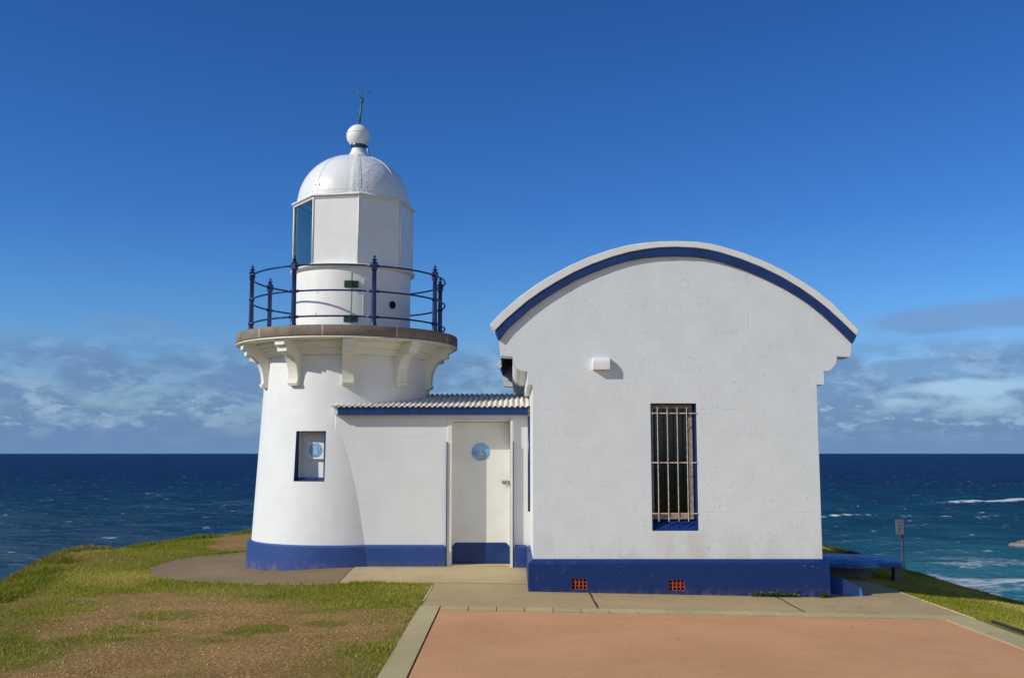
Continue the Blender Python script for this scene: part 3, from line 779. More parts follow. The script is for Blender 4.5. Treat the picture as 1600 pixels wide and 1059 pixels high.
arc_c = [(766, 507.5), (783, 489.5), (812, 464.2), (838, 445.5), (861, 431.5), (890, 416), (921, 402.3), (951, 392), (980, 384.3), (1004, 380.7), (1029, 378.6), (1055, 378), (1088, 379), (1110, 382.2), (1130, 387), (1161, 396.5), (1194, 409.5), (1225, 424.5), (1253, 441), (1277, 457), (1299, 474.5), (1320, 495.5), (1340, 516.5)]
toP = lambda L: [P(x, y, FY) for x, y in L]
AW, AB, AC = toP(arc_w), toP(arc_b), toP(arc_c)
def stepz(y): return P(1055, y, FY)[1]
z_a, z_b, z_c = stepz(601), stepz(580), stepz(557)
x_in = lambda px: P(px, 580, FY)[0]
cove = lambda s, x0, x1: [(x0+(x1-x0)*(1-math.cos(t*math.pi/2)) if s else x0, 0) for t in (0,)]
left = [(XL, z_a), (x_in(824), z_a), (x_in(824), z_b)]
for t in np.linspace(0, 1, 9)[0:]:     # quarter-round bite seen at the left end
    a = t*math.pi/2; left.append((x_in(819)-(x_in(819)-x_in(801))*math.sin(a), z_b+(z_c-z_b)*(1-math.cos(a))))
left += [(x_in(782), z_c+.01)]
right = [(XR, z_a), (x_in(1287.5), z_a), (x_in(1287.5), z_b)]
for t in np.linspace(0, 1, 9):          # convex quarter-round at the right end
    a = t*math.pi/2; right.append((x_in(1289)+(x_in(1309)-x_in(1289))*math.sin(a), z_b+(z_c-.0-z_b)*(1-math.cos(a))))
right += [(x_in(1329.5), z_c-.01)]
Z0 = .33
wx0, wx1 = P(1018, 740, FY)[0], P(1090, 740, FY)[0]; wz0, wz1 = P(1055, 829, FY)[1], P(1055, 630, FY)[1]
outline = [(XL, Z0)]+left+AW+right[::-1]+[(XR, Z0)]
def dedupe(L):
    o = [L[0]]
    for p in L[1:]:
        if math.hypot(p[0]-o[-1][0], p[1]-o[-1][1]) > 2e-3: o.append(p)
    return o
bm = bmesh.new(); slab(bm, dedupe(outline), [rect(wx0, wx1, wz0, wz1)], FY, FY+.30)
finish('gable_wall', bm, white_front, ST, bevel=.007)
RY = 17.9
bm = bmesh.new(); slab(bm, dedupe(outline), [], RY, RY+.30); finish('rear_gable_wall', bm, white_front, ST, bevel=.007)
for (y0, s) in ((FY, -1), (RY, -1)):
    bm = bmesh.new(); slab(bm, AW[::-1]+AB, [], y0-.040, y0+.33); finish('blue_band', bm, blue_trim, ST, bevel=.004)
    bm = bmesh.new(); slab(bm, AB[::-1]+AC, [], y0-.052, y0+.36); finish('coping', bm, cream if False else white_metal, ST, bevel=.006)
# side walls, roof vault
for xa_, xb_ in ((XL, XL+.25), (XR-.25, XR)):
    bm = bmesh.new(); box(bm, xa_, xb_, FY+.30, RY, .33, z_a-.012); finish('side_wall', bm, white_annex, ST)
bm = bmesh.new()
low = [(x, z-.02) for x, z in AW]; up_ = [(x, z+.05) for x, z in AW]
slab(bm, low[::-1]+up_, [], FY+.37, RY-.042); finish('vault_roof', bm, soffit, ST)
for sec in (left[:-1]+[(left[-2][0], z_c+.03), (XL+.2, z_c+.03), (XL+.2, z_a-.01), (XL, z_a-.01)], right[:-1]+[(right[-2][0], z_c+.03), (XR-.2, z_c+.03), (XR-.2, z_a-.01), (XR, z_a-.01)]):
    bm = bmesh.new(); slab(bm, dedupe(sec), [], FY+.30, RY); finish('eaves_moulding', bm, white_annex, ST)
# plinth with recessed vents
OUT = .058
vents = []
for (xa, xb, ya, yb) in ((893.5, 917, 903.5, 920.5), (1045.5, 1069.5, 905.5, 922.5)):
    a = P(xa, yb, FY-OUT-.02); b = P(xb, ya, FY-OUT-.02); vents.append(rect(a[0], b[0], a[1], b[1]))
PF = FY-OUT-.02
bm = bmesh.new()
slab(bm, rect(XL-OUT, XR+OUT, -.5, .318), vents, PF, PF+.07)
def frustum(bm, x0, x1, y0, y1, z0, z1, i):
    a = [bm.verts.new(p) for p in ((x0, y0, z0), (x1, y0, z0), (x1, y1, z0), (x0, y1, z0))]
    b = [bm.verts.new(p) for p in ((x0+i, y0+i, z1), (x1-i, y0+i, z1), (x1-i, y1-i, z1), (x0+i, y1-i, z1))]
    bm.faces.new(a[::-1]); bm.faces.new(b)
    for k in range(4): j = (k+1) % 4; bm.faces.new((a[k], a[j], b[j], b[k]))
box(bm, XL-OUT, XR+OUT, PF+.0702, RY+.34, -.5, .318)
frustum(bm, XL-OUT, XR+OUT, PF, RY+.34, .3182, .362, OUT-.002)
finish('plinth', bm, store_blue, ST, bevel=.004)
for v in vents:
    x0, x1, z0, z1 = v[0][0], v[1][0], v[0][1], v[2][1]
    bm = bmesh.new()
    for i in range(5): xx = x0+(x1-x0)*(i+.0)/4; box(bm, max(x0, xx-.008), min(x1, xx+.008), PF+.012, PF+.035, z0, z1)
    for i in range(4): zz = z0+(z1-z0)*i/3; box(bm, x0, x1, PF+.016, PF+.032, max(z0, zz-.007), min(z1, zz+.007))
    vt = finish('air_vent', bm, terracotta, ST)
    bm = bmesh.new(); box(bm, x0+.001, x1-.001, PF+.058, PF+.069, z0+.001, z1-.001); bk = finish('vent_back', bm, black, vt); 
# window
WF = FY+.11
bm = bmesh.new()
box(bm, wx0, wx0+.012, FY+.004, FY+.29, wz0, wz1); box(bm, wx1-.012, wx1, FY+.004, FY+.29, wz0, wz1); box(bm, wx0+.012, wx1-.012, FY+.03, FY+.29, wz1-.01, wz1)
wn = finish('window', bm, blue_trim, ST)
bm = bmesh.new(); slab(bm, rect(0, 1, 0, 1), [], 0, 1); bm.free()
bm = bmesh.new() # sloping sill
zb = wz0+.145
v = [(wx0+.012, FY+.006, wz0+.004), (wx1-.012, FY+.006, wz0+.004), (wx1-.012, WF+.05, zb), (wx0+.012, WF+.05, zb), (wx0+.012, WF+.05, wz0), (wx1-.012, WF+.05, wz0)]
b_ = [bm.verts.new(p) for p in v]
for f in ((0, 1, 2, 3), (3, 2, 5, 4), (0, 3, 4), (1, 5, 2), (0, 4, 5, 1)): bm.faces.new([b_[i] for i in f])
finish('sill', bm, blue_trim, wn)
fx0, fx1 = wx0+.012, wx1-.012; fz0 = P(1055, 811, FY+.08)[1]; fz1 = wz1-.012
bm = bmesh.new(); slab(bm, rect(fx0, fx1-.020, fz0, fz1), [rect(fx0+.03, fx1-.062, fz0+.055, fz1-.045)], WF, WF+.05)
box(bm, fx0, fx1-.02, WF-.012, WF, fz0, fz0+.02)
fr_ = finish('frame', bm, timber, wn, bevel=.004)
bm = bmesh.new(); box(bm, fx1-.0198, fx1, WF+.02, WF+.05, fz0, fz1); finish('side_infill', bm, blue_trim, wn)
bm = bmesh.new(); box(bm, fx0+.03, fx1-.062, WF+.03, WF+.034, fz0+.055, fz1-.045); finish('pane', bm, window_glass, wn)
bm = bmesh.new(); box(bm, fx0+.06, fx0+.42, WF+.12, WF+.125, fz0+.0, fz1-.04)
finish('interior_blind', bm, simple('dark_blind', (.009, .010, .009), .8), wn)
# security bars
gy = FY-.012
bz0 = P(1055, 813, gy)[1]; bz1 = P(1055, 636, gy)[1]
for px in (1028.5, 1044, 1059.5, 1074.5):
    x = P(px, 730, gy)[0]; bm = bmesh.new(); tube(bm, [(x, gy, bz0-.01), (x, gy, bz1)], .0062, 8); finish('security_bar', bm, bar_mat, wn, smooth=35)
for py in (645.5, 722.5, 802):
    z = P(1055, py, gy)[1]; bm = bmesh.new(); box(bm, wx0-.01, wx1+.002, gy+.0063, gy+.012, z-.0075, z+.008); finish('cross_bar', bm, bar_mat, wn, bevel=.002)
# wall lamp hood
ax0, az0 = P(925.5, 578, FY); ax1, az1 = P(952.5, 559.5, FY)
bm = bmesh.new(); D = .075; pr = [(0, az0), (0, az1), (-.02, az1)]+[(-.02-(D-.02)*math.sin(t), az1-.07*(1-math.cos(t))) for t in np.linspace(.2, math.pi/2, 7)]+[(-D, az0)]
A = [bm.verts.new((ax0, FY+y-.001, z)) for y, z in pr]; B = [bm.verts.new((ax1, FY+y-.001, z)) for y, z in pr]
bm.faces.new(A); bm.faces.new(B[::-1])
for i in range(len(A)): j = (i+1) % len(A); bm.faces.new((A[i], B[i], B[j], A[j]))
hood = finish('lamp_hood', bm, white_metal, ST, bevel=.004)
# meter box on the far side wall
bm = bmesh.new(); box(bm, XR+.001, XR+.05, 13.5, 13.8, 1.02, 1.42); finish('meter_box', bm, simple('dark_box', (.03, .03, .035), .5), ST, bevel=.01)
bm = bmesh.new(); xx = XL-.018; tube(bm, [(xx, 13.98, 2.10), (xx, 13.98, .82)], .016, 8); finish('conduit', bm, navy, ST, smooth=True)

# ------------------------------------------------------------------ entrance annex
AY = 14.185
AN = thing('entrance_annex', 'low white linking annex with corrugated roof and white entry door', 'building', (-.9, AY, 0))
dx0, dx1 = P(703.5, 770, AY)[0], P(800, 770, AY)[0]; dzt = P(750, 656.5, AY)[1]
AX0, AX1 = -2.44, XL-.001
zf0, zf1 = P(650, 648, AY-.11)[1], P(650, 636.5, AY-.11)[1]
bm = bmesh.new()
slab(bm, [(AX0, .30), (dx0, .30), (dx0, dzt), (dx1, dzt), (dx1, .30), (AX1, .30), (AX1, zf1+.01), (AX0, zf1+.01)], [], AY, AY+.24)
finish('front_wall', bm, white_annex, AN, bevel=.005)
bm = bmesh.new(); box(bm, -1.4, AX1, 15.25, 15.45, -.3, zf1+.21); finish('rear_wall', bm, white_annex, AN)
# plinths
pz = P(640, 851, AY-.04)[1]
def plinth_piece(bm, x0, x1, chl=0, chr_=0):
    y0 = AY-.06
    pr = [(x0, -.4), (x1, -.4), (x1, pz-.035-chr_), (x1-chr_, pz-.035), (x0+chl, pz-.035), (x0, pz-.035-chl)]
    slab(bm, dedupe(pr), [], y0, AY+.03)
    a = [(x0+chl, y0), (x1-chr_, y0), (x1-chr_, AY+.03), (x0+chl, AY+.03)]
    lo = [bm.verts.new((x, y, pz-.0348)) for x, y in a]; hi = [bm.verts.new((x, y+(.043 if i < 2 else 0), pz)) for i, (x, y) in enumerate(a)]
    bm.faces.new(hi); bm.faces.new(lo[::-1])
    for i in range(4): j = (i+1) % 4; bm.faces.new((lo[i], lo[j], hi[j], hi[i]))
bm = bmesh.new(); plinth_piece(bm, AX0, dx0-.055, 0, .03); finish('plinth', bm, blue, AN, bevel=.003)
bm = bmesh.new(); plinth_piece(bm, dx1+.02, XL-OUT-.001, .03, 0); finish('plinth', bm, blue, AN, bevel=.003)
# door in its recess
DY = AY+.205
ddx0, ddx1 = P(706, 770, DY)[0], P(797, 770, DY)[0]; dz0 = P(750, 879.5, DY)[1]; dz1 = P(750, 659.5, DY)[1]
dz0 = max(dz0, .075)
bm = bmesh.new(); box(bm, ddx0, ddx1, DY, DY+.04, dz0, dz1)
door = finish('door', bm, door_paint, AN, bevel=.003)
kz = P(750, 847, DY)[1]
bm = bmesh.new(); c = .055
slab(bm, [(ddx0+.004, dz0), (ddx1-.004, dz0), (ddx1-.004, kz-c), (ddx1-c, kz), (ddx0+c, kz), (ddx0+.004, kz-c)], [], DY-.004, DY-.0005)
finish('kick_panel', bm, blue_trim, door)
sx, sz = P(751, 705.5, DY)
badge(lambda u, v, t: Vector((sx+u, DY-t-.001, sz+v)), door, .125)
lx, lz = P(790.5, 752.5, DY); bm = bmesh.new(); box(bm, lx-.055, lx+.05, DY-.012, DY-.001, lz-.022, lz+.022); box(bm, lx+.0, lx+.045, DY-.045, DY-.0122, lz-.018, lz+.016)
tube(bm, [(lx+.028, DY-.05, lz-.005), (lx+.02, DY-.052, lz-.075)], .011, 8)
tube(bm, [(lx-.01, DY-.012, lz), (lx-.01, DY-.03, lz)], .012, 8); finish('door_latch', bm, steel, door, bevel=.002)
bm = bmesh.new() # frame: white jambs and head
box(bm, dx0-.045, dx0+.018, AY-.012, AY+.24, .04, dzt+.012); box(bm, dx1-.022, dx1+.012, AY-.055, AY+.24, .04, dzt+.012); box(bm, dx0+.018, dx1-.022, AY+.15, AY+.238, dz1+.004, dzt+.012)
box(bm, dx0+.0182, dx1-.0222, AY-.010, AY+.149, dzt-.004, dzt+.012)
finish('door_frame', bm, door_paint, AN, bevel=.003)
zs_ = P(750, 690, AY)[1]
bm = bmesh.new(); box(bm, dx0-.0535, dx0-.0455, AY-.03, AY-.001, .05, zs_); finish('blue_strip', bm, navy, AN)
bm = bmesh.new(); box(bm, dx1+.0125, dx1+.021, AY-.062, AY-.001, .05, zs_); finish('blue_strip', bm, navy, AN)
bm = bmesh.new(); box(bm, dx0+.01, dx1-.01, AY-.02, DY+.06, -.05, dz0-.006); finish('threshold', bm, slab_mat, AN, bevel=.008)
# fascia + corrugated roof
bm = bmesh.new(); box(bm, P(528, 640, AY-.11)[0], P(825, 640, AY-.11)[0], AY-.11, AY-.085, zf0, zf1); finish('fascia', bm, blue_trim, AN, bevel=.003)
bm = bmesh.new(); box(bm, P(528, 640, AY-.11)[0]+.01, AX1, AY-.0848, AY-.001, zf0+.055, zf0+.07); box(bm, P(521, 640, AY-.1)[0], P(527.5, 640, AY-.1)[0], AY-.10, AY+.0, zf0+.01, zf1+.01)
finish('eaves_soffit', bm, white_annex, AN)
V = []; F = []; pitch = .0755; xa, xb = P(517, 636, AY-.14)[0], AX1-.003; nn_ = int((xb-xa)/pitch*12)
rows = [(AY-.135, zf1+.015), (14.8, zf1+.015+.135), (15.50, zf1+.265)]
for yy, zz in rows:
    for i in range(nn_+1):
        x = xa+(xb-xa)*i/nn_; V.append((x, yy, zz+.012*math.cos(2*math.pi*x/pitch)))
for r_ in range(2):
    for i in range(nn_): a = r_*(nn_+1)+i; F.append((a, a+1, a+nn_+2, a+nn_+1))
rf_m, n, b = mat('corrugated_iron', .85, .0, .12)
o = n.new('ShaderNodeTexCoord').outputs['Object']
n.put(b.inputs['Base Color'], n.mix(n.ramp(n.noise(n.scale(o, 6, .8, 1), 2.2, 6, .7), .4, .7), (.72, .70, .63), (.50, .47, .41)))
ro = link('corrugated_roof', mesh_from('roof', V, F), rf_m, AN, smooth=True); sm_ = ro.modifiers.new('s', 'SOLIDIFY'); sm_.thickness = .004

jm = simple('dark_joint', (.05, .045, .03), .95)
for i, xj in enumerate((.905, 3.079)):
    V_ = []; ysj = np.linspace(11.012, 12.2, 14)
    for y_ in ysj:
        wv = .004*math.sin(y_*9+i); V_ += [(xj-.0095+wv, y_, float(H(xj, y_))+.0125), (xj+.0095+wv, y_, float(H(xj, y_))+.0125)]
    tag(link('path_joint', mesh_from('path_joint', V_, [(2*k, 2*k+1, 2*k+3, 2*k+2) for k in range(13)]), jm), kind='structure')
# pale worn lips along the paving edges
def lip(pts, wdt, name):
    bm = bmesh.new(); prev = None
    for i, (x, y) in enumerate(pts):
        a = pts[max(0, i-1)]; b_ = pts[min(len(pts)-1, i+1)]; t = Vector((b_[0]-a[0], b_[1]-a[1])).normalized(); nx_, ny_ = -t.y*wdt/2, t.x*wdt/2; z = float(H(x, y))
        c = [bm.verts.new((x-nx_, y-ny_, z-.06)), bm.verts.new((x-nx_, y-ny_, z+.015)), bm.verts.new((x+nx_, y+ny_, z+.015)), bm.verts.new((x+nx_, y+ny_, z-.06))]
        if prev:
            for k in range(3): bm.faces.new((prev[k], prev[k+1], c[k+1], c[k]))
        prev = c
    tag(finish(name, bm, lip_mat, smooth=30), kind='structure')
lip_mat = concrete('pale_mortar_lip', (.62, .52, .30), (.72, .62, .38), .1, stain=.3)
lip([(4.762, y) for y in np.linspace(10.75, 15.5, 12)], .017, 'path_edge')
lip([(-.962, y) for y in np.linspace(11.3, 12.6, 6)], .017, 'path_edge')
lip([(TX+2.757*math.cos(a), TY+2.757*math.sin(a)) for a in np.linspace(-math.acos((-2.14-TX)/2.757)-.06, -math.pi*1.35, 70)], .014, 'path_edge')
edg = [(4.80+.012*math.sin(y*1.3)+.03*max(0, (y-9.6)), y) for y in np.linspace(10.6, 5, 18)]  # black strip imitates the shaded drop from paving to verge
bm = bmesh.new(); prev = None
for i, (x, y) in enumerate(edg):
    wd_ = .012+.075*min(1, i/4); z = float(H(4.7, y)); c = [bm.verts.new(p) for p in ((x, y, z-.1), (x, y, z+.03+.01*min(1, i/4)), (x+wd_, y, z+.03+.01*min(1, i/4)), (x+wd_, y, z-.1))]
    if prev:
        for k in range(3): bm.faces.new((prev[k], prev[k+1], c[k+1], c[k]))
    else: bm.faces.new(c)
    prev = c
bm.faces.new(prev)
tag(finish('gap_shade_strip', bm, simple('gap_shade_black', (.02, .017, .015), .8), bevel=.004), 'dark strip standing in for the shaded gap between the right hand paving and the grass verge', 'shade strip')

# ------------------------------------------------------------------ things on the right
def gz(x, y): return float(H(x, y))
CX_, CY_, CR = 4.68, 14.75, .80
lid_mat, n, b = mat('weathered_blue_lid', .45, 0, .4)
o = n.new('ShaderNodeNewGeometry').outputs['Position']
cc_ = n.mix(n.ramp(n.noise(n.scale(o, 1, .8, 1), 2.4, 6, .6, ), .42, .58), (.030, .105, .32), (.13, .29, .52))
cc_ = n.mix(n.ramp(n.noise(n.scale(o, 1.2, .6, 1), 5, 6, .7), .55, .66), cc_, (.19, .32, .48))
n.put(b.inputs['Base Color'], cc_); n.put(b.inputs['Normal'], n.bump(n.noise(o, 18, 5, .6), .4, .01))
CI = thing('cistern', 'low round blue cistern cover raised on stubby concrete legs behind the store', 'cistern cover', (CX_, CY_, gz(CX_, CY_)))
bm = bmesh.new(); lathe(bm, [(0, .068), (CR-.03, .068), (CR, .072), (CR+.004, .104), (CR-.012, .116), (0, .150)], CX_, CY_, 80)
finish('lid', bm, lid_mat, CI, smooth=40)
bm = bmesh.new(); lathe(bm, [(.46, -.4), (.46, .066)], CX_-.05, CY_+.1, 40); finish('tank_wall', bm, grey_conc, CI, smooth=True)
for a in (-14, 60, 128):
    x, y = CX_+(CR-.08)*math.cos(R(a)), CY_+(CR-.08)*math.sin(R(a)); bm = bmesh.new(); box(bm, x-.06, x+.06, y-.06, y+.06, -.6, .067); finish('leg', bm, grey_conc, CI, bevel=.01)
# wedge: blue concrete chute against the wall
WG = [P(1299, 897, 12.95), P(1317.5, 902.5, 12.45), P(1346, 918, 12.40), P(1353, 925.5, 12.38)]
def w3(i, Y): return (WG[i][0], Y, WG[i][1])
e0 = (P(1315.5, 926, 12.42)[0], 12.42, -.2); f0 = (XR+OUT+.004, 12.62, -.2)
Vw = [(XR+OUT+.004, 12.98, WG[0][1]), w3(1, 12.45), w3(2, 12.40), (WG[3][0], 12.38, -.2), e0, f0, (XR+OUT+.004, 13.30, -.2)]
Fw = [(0, 5, 4, 1), (1, 4, 3, 2), (0, 1, 2), (0, 2, 3), (0, 3, 6), (0, 6, 5), (3, 4, 5, 6)]
bm = bmesh.new(); vv = [bm.verts.new(p) for p in Vw]
for f in Fw: bm.faces.new([vv[i] for i in f])
wedge = finish('drain_hood', bm, plaster('hood_blue_paint', (.06, .15, .44), blocks=0, lumps=.3, rough=.4), None, bevel=.006)
tag(wedge, 'small sloping blue painted hood at the right foot of the store wall', 'drain hood')
# sign on post down the slope
sx_, sy_ = P(1410, 850, 26)[0], 26.0; ztop = P(1410, 811, 26)[1]; gz_ = float(terrain_z(np.array([sx_]), np.array([sy_]))[0])
SG = thing('warning_sign', 'small grey notice on a thin post overlooking the sea', 'sign', (sx_, sy_, gz_))
bm = bmesh.new(); tube(bm, [(sx_, sy_, gz_-.3), (sx_-.0, sy_, ztop)], .034, 10); finish('post', bm, post_mat, SG, smooth=40)
bm = bmesh.new(); x0 = P(1397.5, 820, 26)[0]; x1 = P(1408, 820, 26)[0]; z1 = P(1400, 811.5, 25.9)[1]; z0 = P(1400, 835, 25.9)[1]
box(bm, x0, x1+.03, sy_-.09, sy_-.075, z0, z1); pn = finish('panel', bm, sign_mat, SG, bevel=.004)
bm = bmesh.new()
for (u, v_, ww, hh) in ((.25, .12, .12, .10), (.42, .12, .16, .10), (.68, .14, .12, .10), (.30, .34, .14, .11), (.55, .33, .20, .10), (.35, .55, .12, .12), (.58, .56, .14, .09), (.30, .76, .3, .08)):
    xa_ = x0+(x1-x0)*u; zt = z1-(z1-z0)*v_; box(bm, xa_, xa_+(x1-x0)*ww, sy_-.094, sy_-.0905, zt-(z1-z0)*hh, zt)
finish('lettering', bm, simple('sign_marks', (.08, .09, .10), .6), pn)

# ------------------------------------------------------------------ grass, gravel, weeds
def blades(name, x, y, z, h, w_, lean, cols, m, segs=1):
    n = len(x); a = RNG.uniform(0, 2*np.pi, n); la = RNG.uniform(0, 2*np.pi, n)
    dx, dy = np.cos(a)*w_/2, np.sin(a)*w_/2
    lx_, ly_ = np.cos(la)*lean*h+.25*h*.6, np.sin(la)*lean*h       # leaning a little with the sea wind
    hz = h*np.sqrt(np.clip(1-lean**2, .2, 1))
    if segs == 1:
        V = np.stack([np.stack([x-dx, y-dy, z], 1), np.stack([x+dx, y+dy, z], 1), np.stack([x+lx_, y+ly_, z+hz], 1)], 1).reshape(-1, 3)
        L = np.arange(n*3, dtype=np.int32); nf = n; per = 3; F = 3
    else:
        mx, my, mz = x+lx_*.35, y+ly_*.35, z+hz*.62
        V = np.stack([np.stack([x-dx, y-dy, z], 1), np.stack([x+dx, y+dy, z], 1), np.stack([mx+dx*.75, my+dy*.75, mz], 1), np.stack([mx-dx*.75, my-dy*.75, mz], 1), np.stack([x+lx_, y+ly_, z+hz], 1)], 1).reshape(-1, 3)
        b = np.arange(n, dtype=np.int32)[:, None]*5; per = 5
    me = bpy.data.meshes.new(name); me.vertices.add(len(V)); me.vertices.foreach_set('co', V.astype(np.float32).ravel())
    if segs == 1:
        me.loops.add(n*3); me.loops.foreach_set('vertex_index', L); me.polygons.add(n)
        me.polygons.foreach_set('loop_start', np.arange(n, dtype=np.int32)*3); me.polygons.foreach_set('loop_total', np.full(n, 3, np.int32))
    else:
        idx = np.concatenate([b+0, b+1, b+2, b+3, b+3, b+2, b+4], 1).ravel(); me.loops.add(n*7); me.loops.foreach_set('vertex_index', idx)
        me.polygons.add(2*n); st_ = np.stack([np.arange(n)*7, np.arange(n)*7+4], 1).ravel().astype(np.int32)
        me.polygons.foreach_set('loop_start', st_); me.polygons.foreach_set('loop_total', np.tile([4, 3], n).astype(np.int32))
    me.update()
    ca = me.color_attributes.new('tint', 'FLOAT_COLOR', 'POINT')
    cc = np.repeat(np.concatenate([cols, np.ones((n, 1))], 1), per, 0).astype(np.float32); ca.data.foreach_set('color', cc.ravel())
    return link(name, me, m)
def grass_mat():
    m = bpy.data.materials.new('grass_blade'); m.use_nodes = True; n = NT(m.node_tree); b = n.n['Principled BSDF']
    at = n.new('ShaderNodeAttribute', attribute_name='tint').outputs['Color']
    n.put(b.inputs['Base Color'], at); b.inputs['Roughness'].default_value = .6; b.inputs['Specular IOR Level'].default_value = .08
    t = n.new('ShaderNodeBsdfTranslucent'); n.put(t.inputs[0], at); mx = n.new('ShaderNodeMixShader'); mx.inputs[0].default_value = .22
    n.l.new(b.outputs[0], mx.inputs[1]); n.l.new(t.outputs[0], mx.inputs[2]); n.l.new(mx.outputs[0], n.n['Material Output'].inputs[0])
    return m
gm = grass_mat()
GREEN = np.array([.27, .30, .016]); STRAW = np.array([.60, .49, .125]); DEEP = np.array([.12, .175, .010]); BROWN = np.array([.26, .16, .06])
def scatter(n, x0, x1, y0, y1, power=1.0):
    u = RNG.uniform(0, 1, n); y = y0+(y1-y0)*u**power; x = RNG.uniform(x0, x1, n)
    vis = np.abs(x) < y*.535+.6
    return x[vis], y[vis]
def lawn(name, x0, x1, y0, y1, n, power):
    x, y = scatter(n, x0, x1, y0, y1, power)
    g = grassiness(x, y); keep = (RNG.uniform(0, 1, len(x)) < g**1.6+.02) & ~paved(x, y, -.012)
    d = pdist(HEAD, x, y); keep &= d < .9
    keep &= ~((x > 4.7) & (x < 4.93) & (y < 10.65))
    x, y, g, d = x[keep], y[keep], g[keep], d[keep]; z = terrain_z(x, y)
    n_ = len(x); sc = .75+.035*y
    h = RNG.uniform(.012, .034, n_)*(.45+.75*g)*(.8+.5*fbm(x, y, .6, 3, 77)); w_ = RNG.uniform(.004, .0085, n_)*sc
    edge = np.exp(-(np.maximum(0, np.hypot(x-TX, y-TY)-2.75)/.22)) ; h *= 1+.8*edge
    dry = np.clip(.44+1.9*(fbm(x, y, 1.5, 5, 13)-.5)+RNG.normal(0, .26, n_)-.28*edge, 0, 1)[:, None]
    deep = np.clip(RNG.normal(.25, .3, n_)+.9*(fbm(x, y, .5, 3, 91)-.45)+.3*edge, 0, 1)[:, None]
    c = (GREEN*(1-deep)+DEEP*deep)*(1-dry)+STRAW*dry
    return blades(name, x, y, z-.004, h, w_, RNG.uniform(.35, .93, n_), c, gm)
lw_ = lawn('lawn_grass', -8.6, -.9, 7.3, 24, 760000, 1.15)
tag(lw_, 'short patchy green and straw coloured lawn left of the paving', 'grass', kind='stuff')
lr = lawn('verge_grass', 4.70, 8.2, 8.0, 24, 420000, 1.1)
tag(lr, 'short grass on the narrow verge right of the concrete path', 'grass', kind='stuff')
def along_edge(i0, i1, n, lo, hi):
    pts = HEAD[i0:i1+1]; seg = [(pts[i], pts[i+1]) for i in range(len(pts)-1)]
    ln = np.array([math.dist(a, b) for a, b in seg]); k = RNG.choice(len(seg), n, p=ln/ln.sum()); t = RNG.uniform(0, 1, n)
    A = np.array([s[0] for s in seg])[k]; B = np.array([s[1] for s in seg])[k]; p = A+(B-A)*t[:, None]
    dirv = (B-A)/np.linalg.norm(B-A, axis=1)[:, None]; nr = np.stack([dirv[:, 1], -dirv[:, 0]], 1)
    off = RNG.uniform(lo, hi, n)[:, None]
    return p-nr*off
def fringe(name, i0, i1, n, hmul=1.0, brown=.3):
    p = along_edge(i0, i1, n, -.35, 1.1); x, y = p[:, 0], p[:, 1]
    x = x+RNG.normal(0, .08, n); y = y+RNG.normal(0, .08, n)
    cl = fbm(x, y, .55, 3, 55); keep = (RNG.uniform(0, 1, n) < sstep(cl, .30, .62)) & ~paved(x, y, .1); x, y, cl = x[keep], y[keep], cl[keep]
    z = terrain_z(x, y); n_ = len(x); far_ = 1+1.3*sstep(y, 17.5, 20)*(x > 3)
    big = np.exp(-(((x+6.7)/.9)**2+((y-16.0)/1.3)**2))
    h = RNG.uniform(.03, .095, n_)*(.45+1.1*cl)*hmul*far_*(1+.5*big)
    br = np.clip(brown+.8*(fbm(x, y, .8, 3, 8)-.5)+RNG.normal(0, .2, n_)+.40*big-.2, 0, 1)[:, None]
    mixv = RNG.uniform(0, 1, (n_, 1)); base = GREEN*1.15*mixv+DEEP*1.3*(1-mixv)
    c = (base*(1-br)+(BROWN*.6+STRAW*.4)*br)*.82
    c = c*(1-.62*(sstep(y, 17.0, 19.5)*(x > 3)))[:, None]  # far right grass darkened in its tint to stand in for shade
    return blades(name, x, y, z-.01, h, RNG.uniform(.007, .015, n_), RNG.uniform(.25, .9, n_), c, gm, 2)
tag(fringe('cliff_edge_grass', 3, 10, 190000, .9, .40), 'long rough grass along the left cliff edge', 'grass', kind='stuff')
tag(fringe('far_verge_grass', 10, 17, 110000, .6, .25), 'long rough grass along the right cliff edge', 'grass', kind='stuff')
# gravel on bare soil
x, y = scatter(50000, -8, -1, 7.3, 13.2, 1.0); g = grassiness(x, y); k = (g < .45) & ~paved(x, y, .02) & (RNG.uniform(0, 1, len(x)) < .62); x, y = x[k], y[k]
z = terrain_z(x, y); n = len(x); r = RNG.gamma(1.6, .0022, n)+.0018; r = np.minimum(r, .018)
tet = np.array([[1, 0, -.3], [-.5, .87, -.3], [-.5, -.87, -.3], [.1, .05, .75]]); rot = RNG.uniform(0, 6.28, n)
Vx = tet[None, :, 0]*np.cos(rot)[:, None]-tet[None, :, 1]*np.sin(rot)[:, None]; Vy = tet[None, :, 0]*np.sin(rot)[:, None]+tet[None, :, 1]*np.cos(rot)[:, None]
Vz = np.broadcast_to(tet[None, :, 2], Vx.shape)+RNG.uniform(-.2, .2, Vx.shape)
VV = np.stack([x[:, None]+Vx*r[:, None]*RNG.uniform(.7, 1.2, (n, 1)), y[:, None]+Vy*r[:, None], z[:, None]+Vz*r[:, None]*.8+.001], 2).reshape(-1, 3)
me = bpy.data.meshes.new('gravel'); me.vertices.add(n*4); me.vertices.foreach_set('co', VV.astype(np.float32).ravel())
ix = (np.arange(n)[:, None]*4+np.array([0, 2, 1, 0, 1, 3, 1, 2, 3, 2, 0, 3])[None]).ravel().astype(np.int32)
me.loops.add(n*12); me.loops.foreach_set('vertex_index', ix); me.polygons.add(n*4)
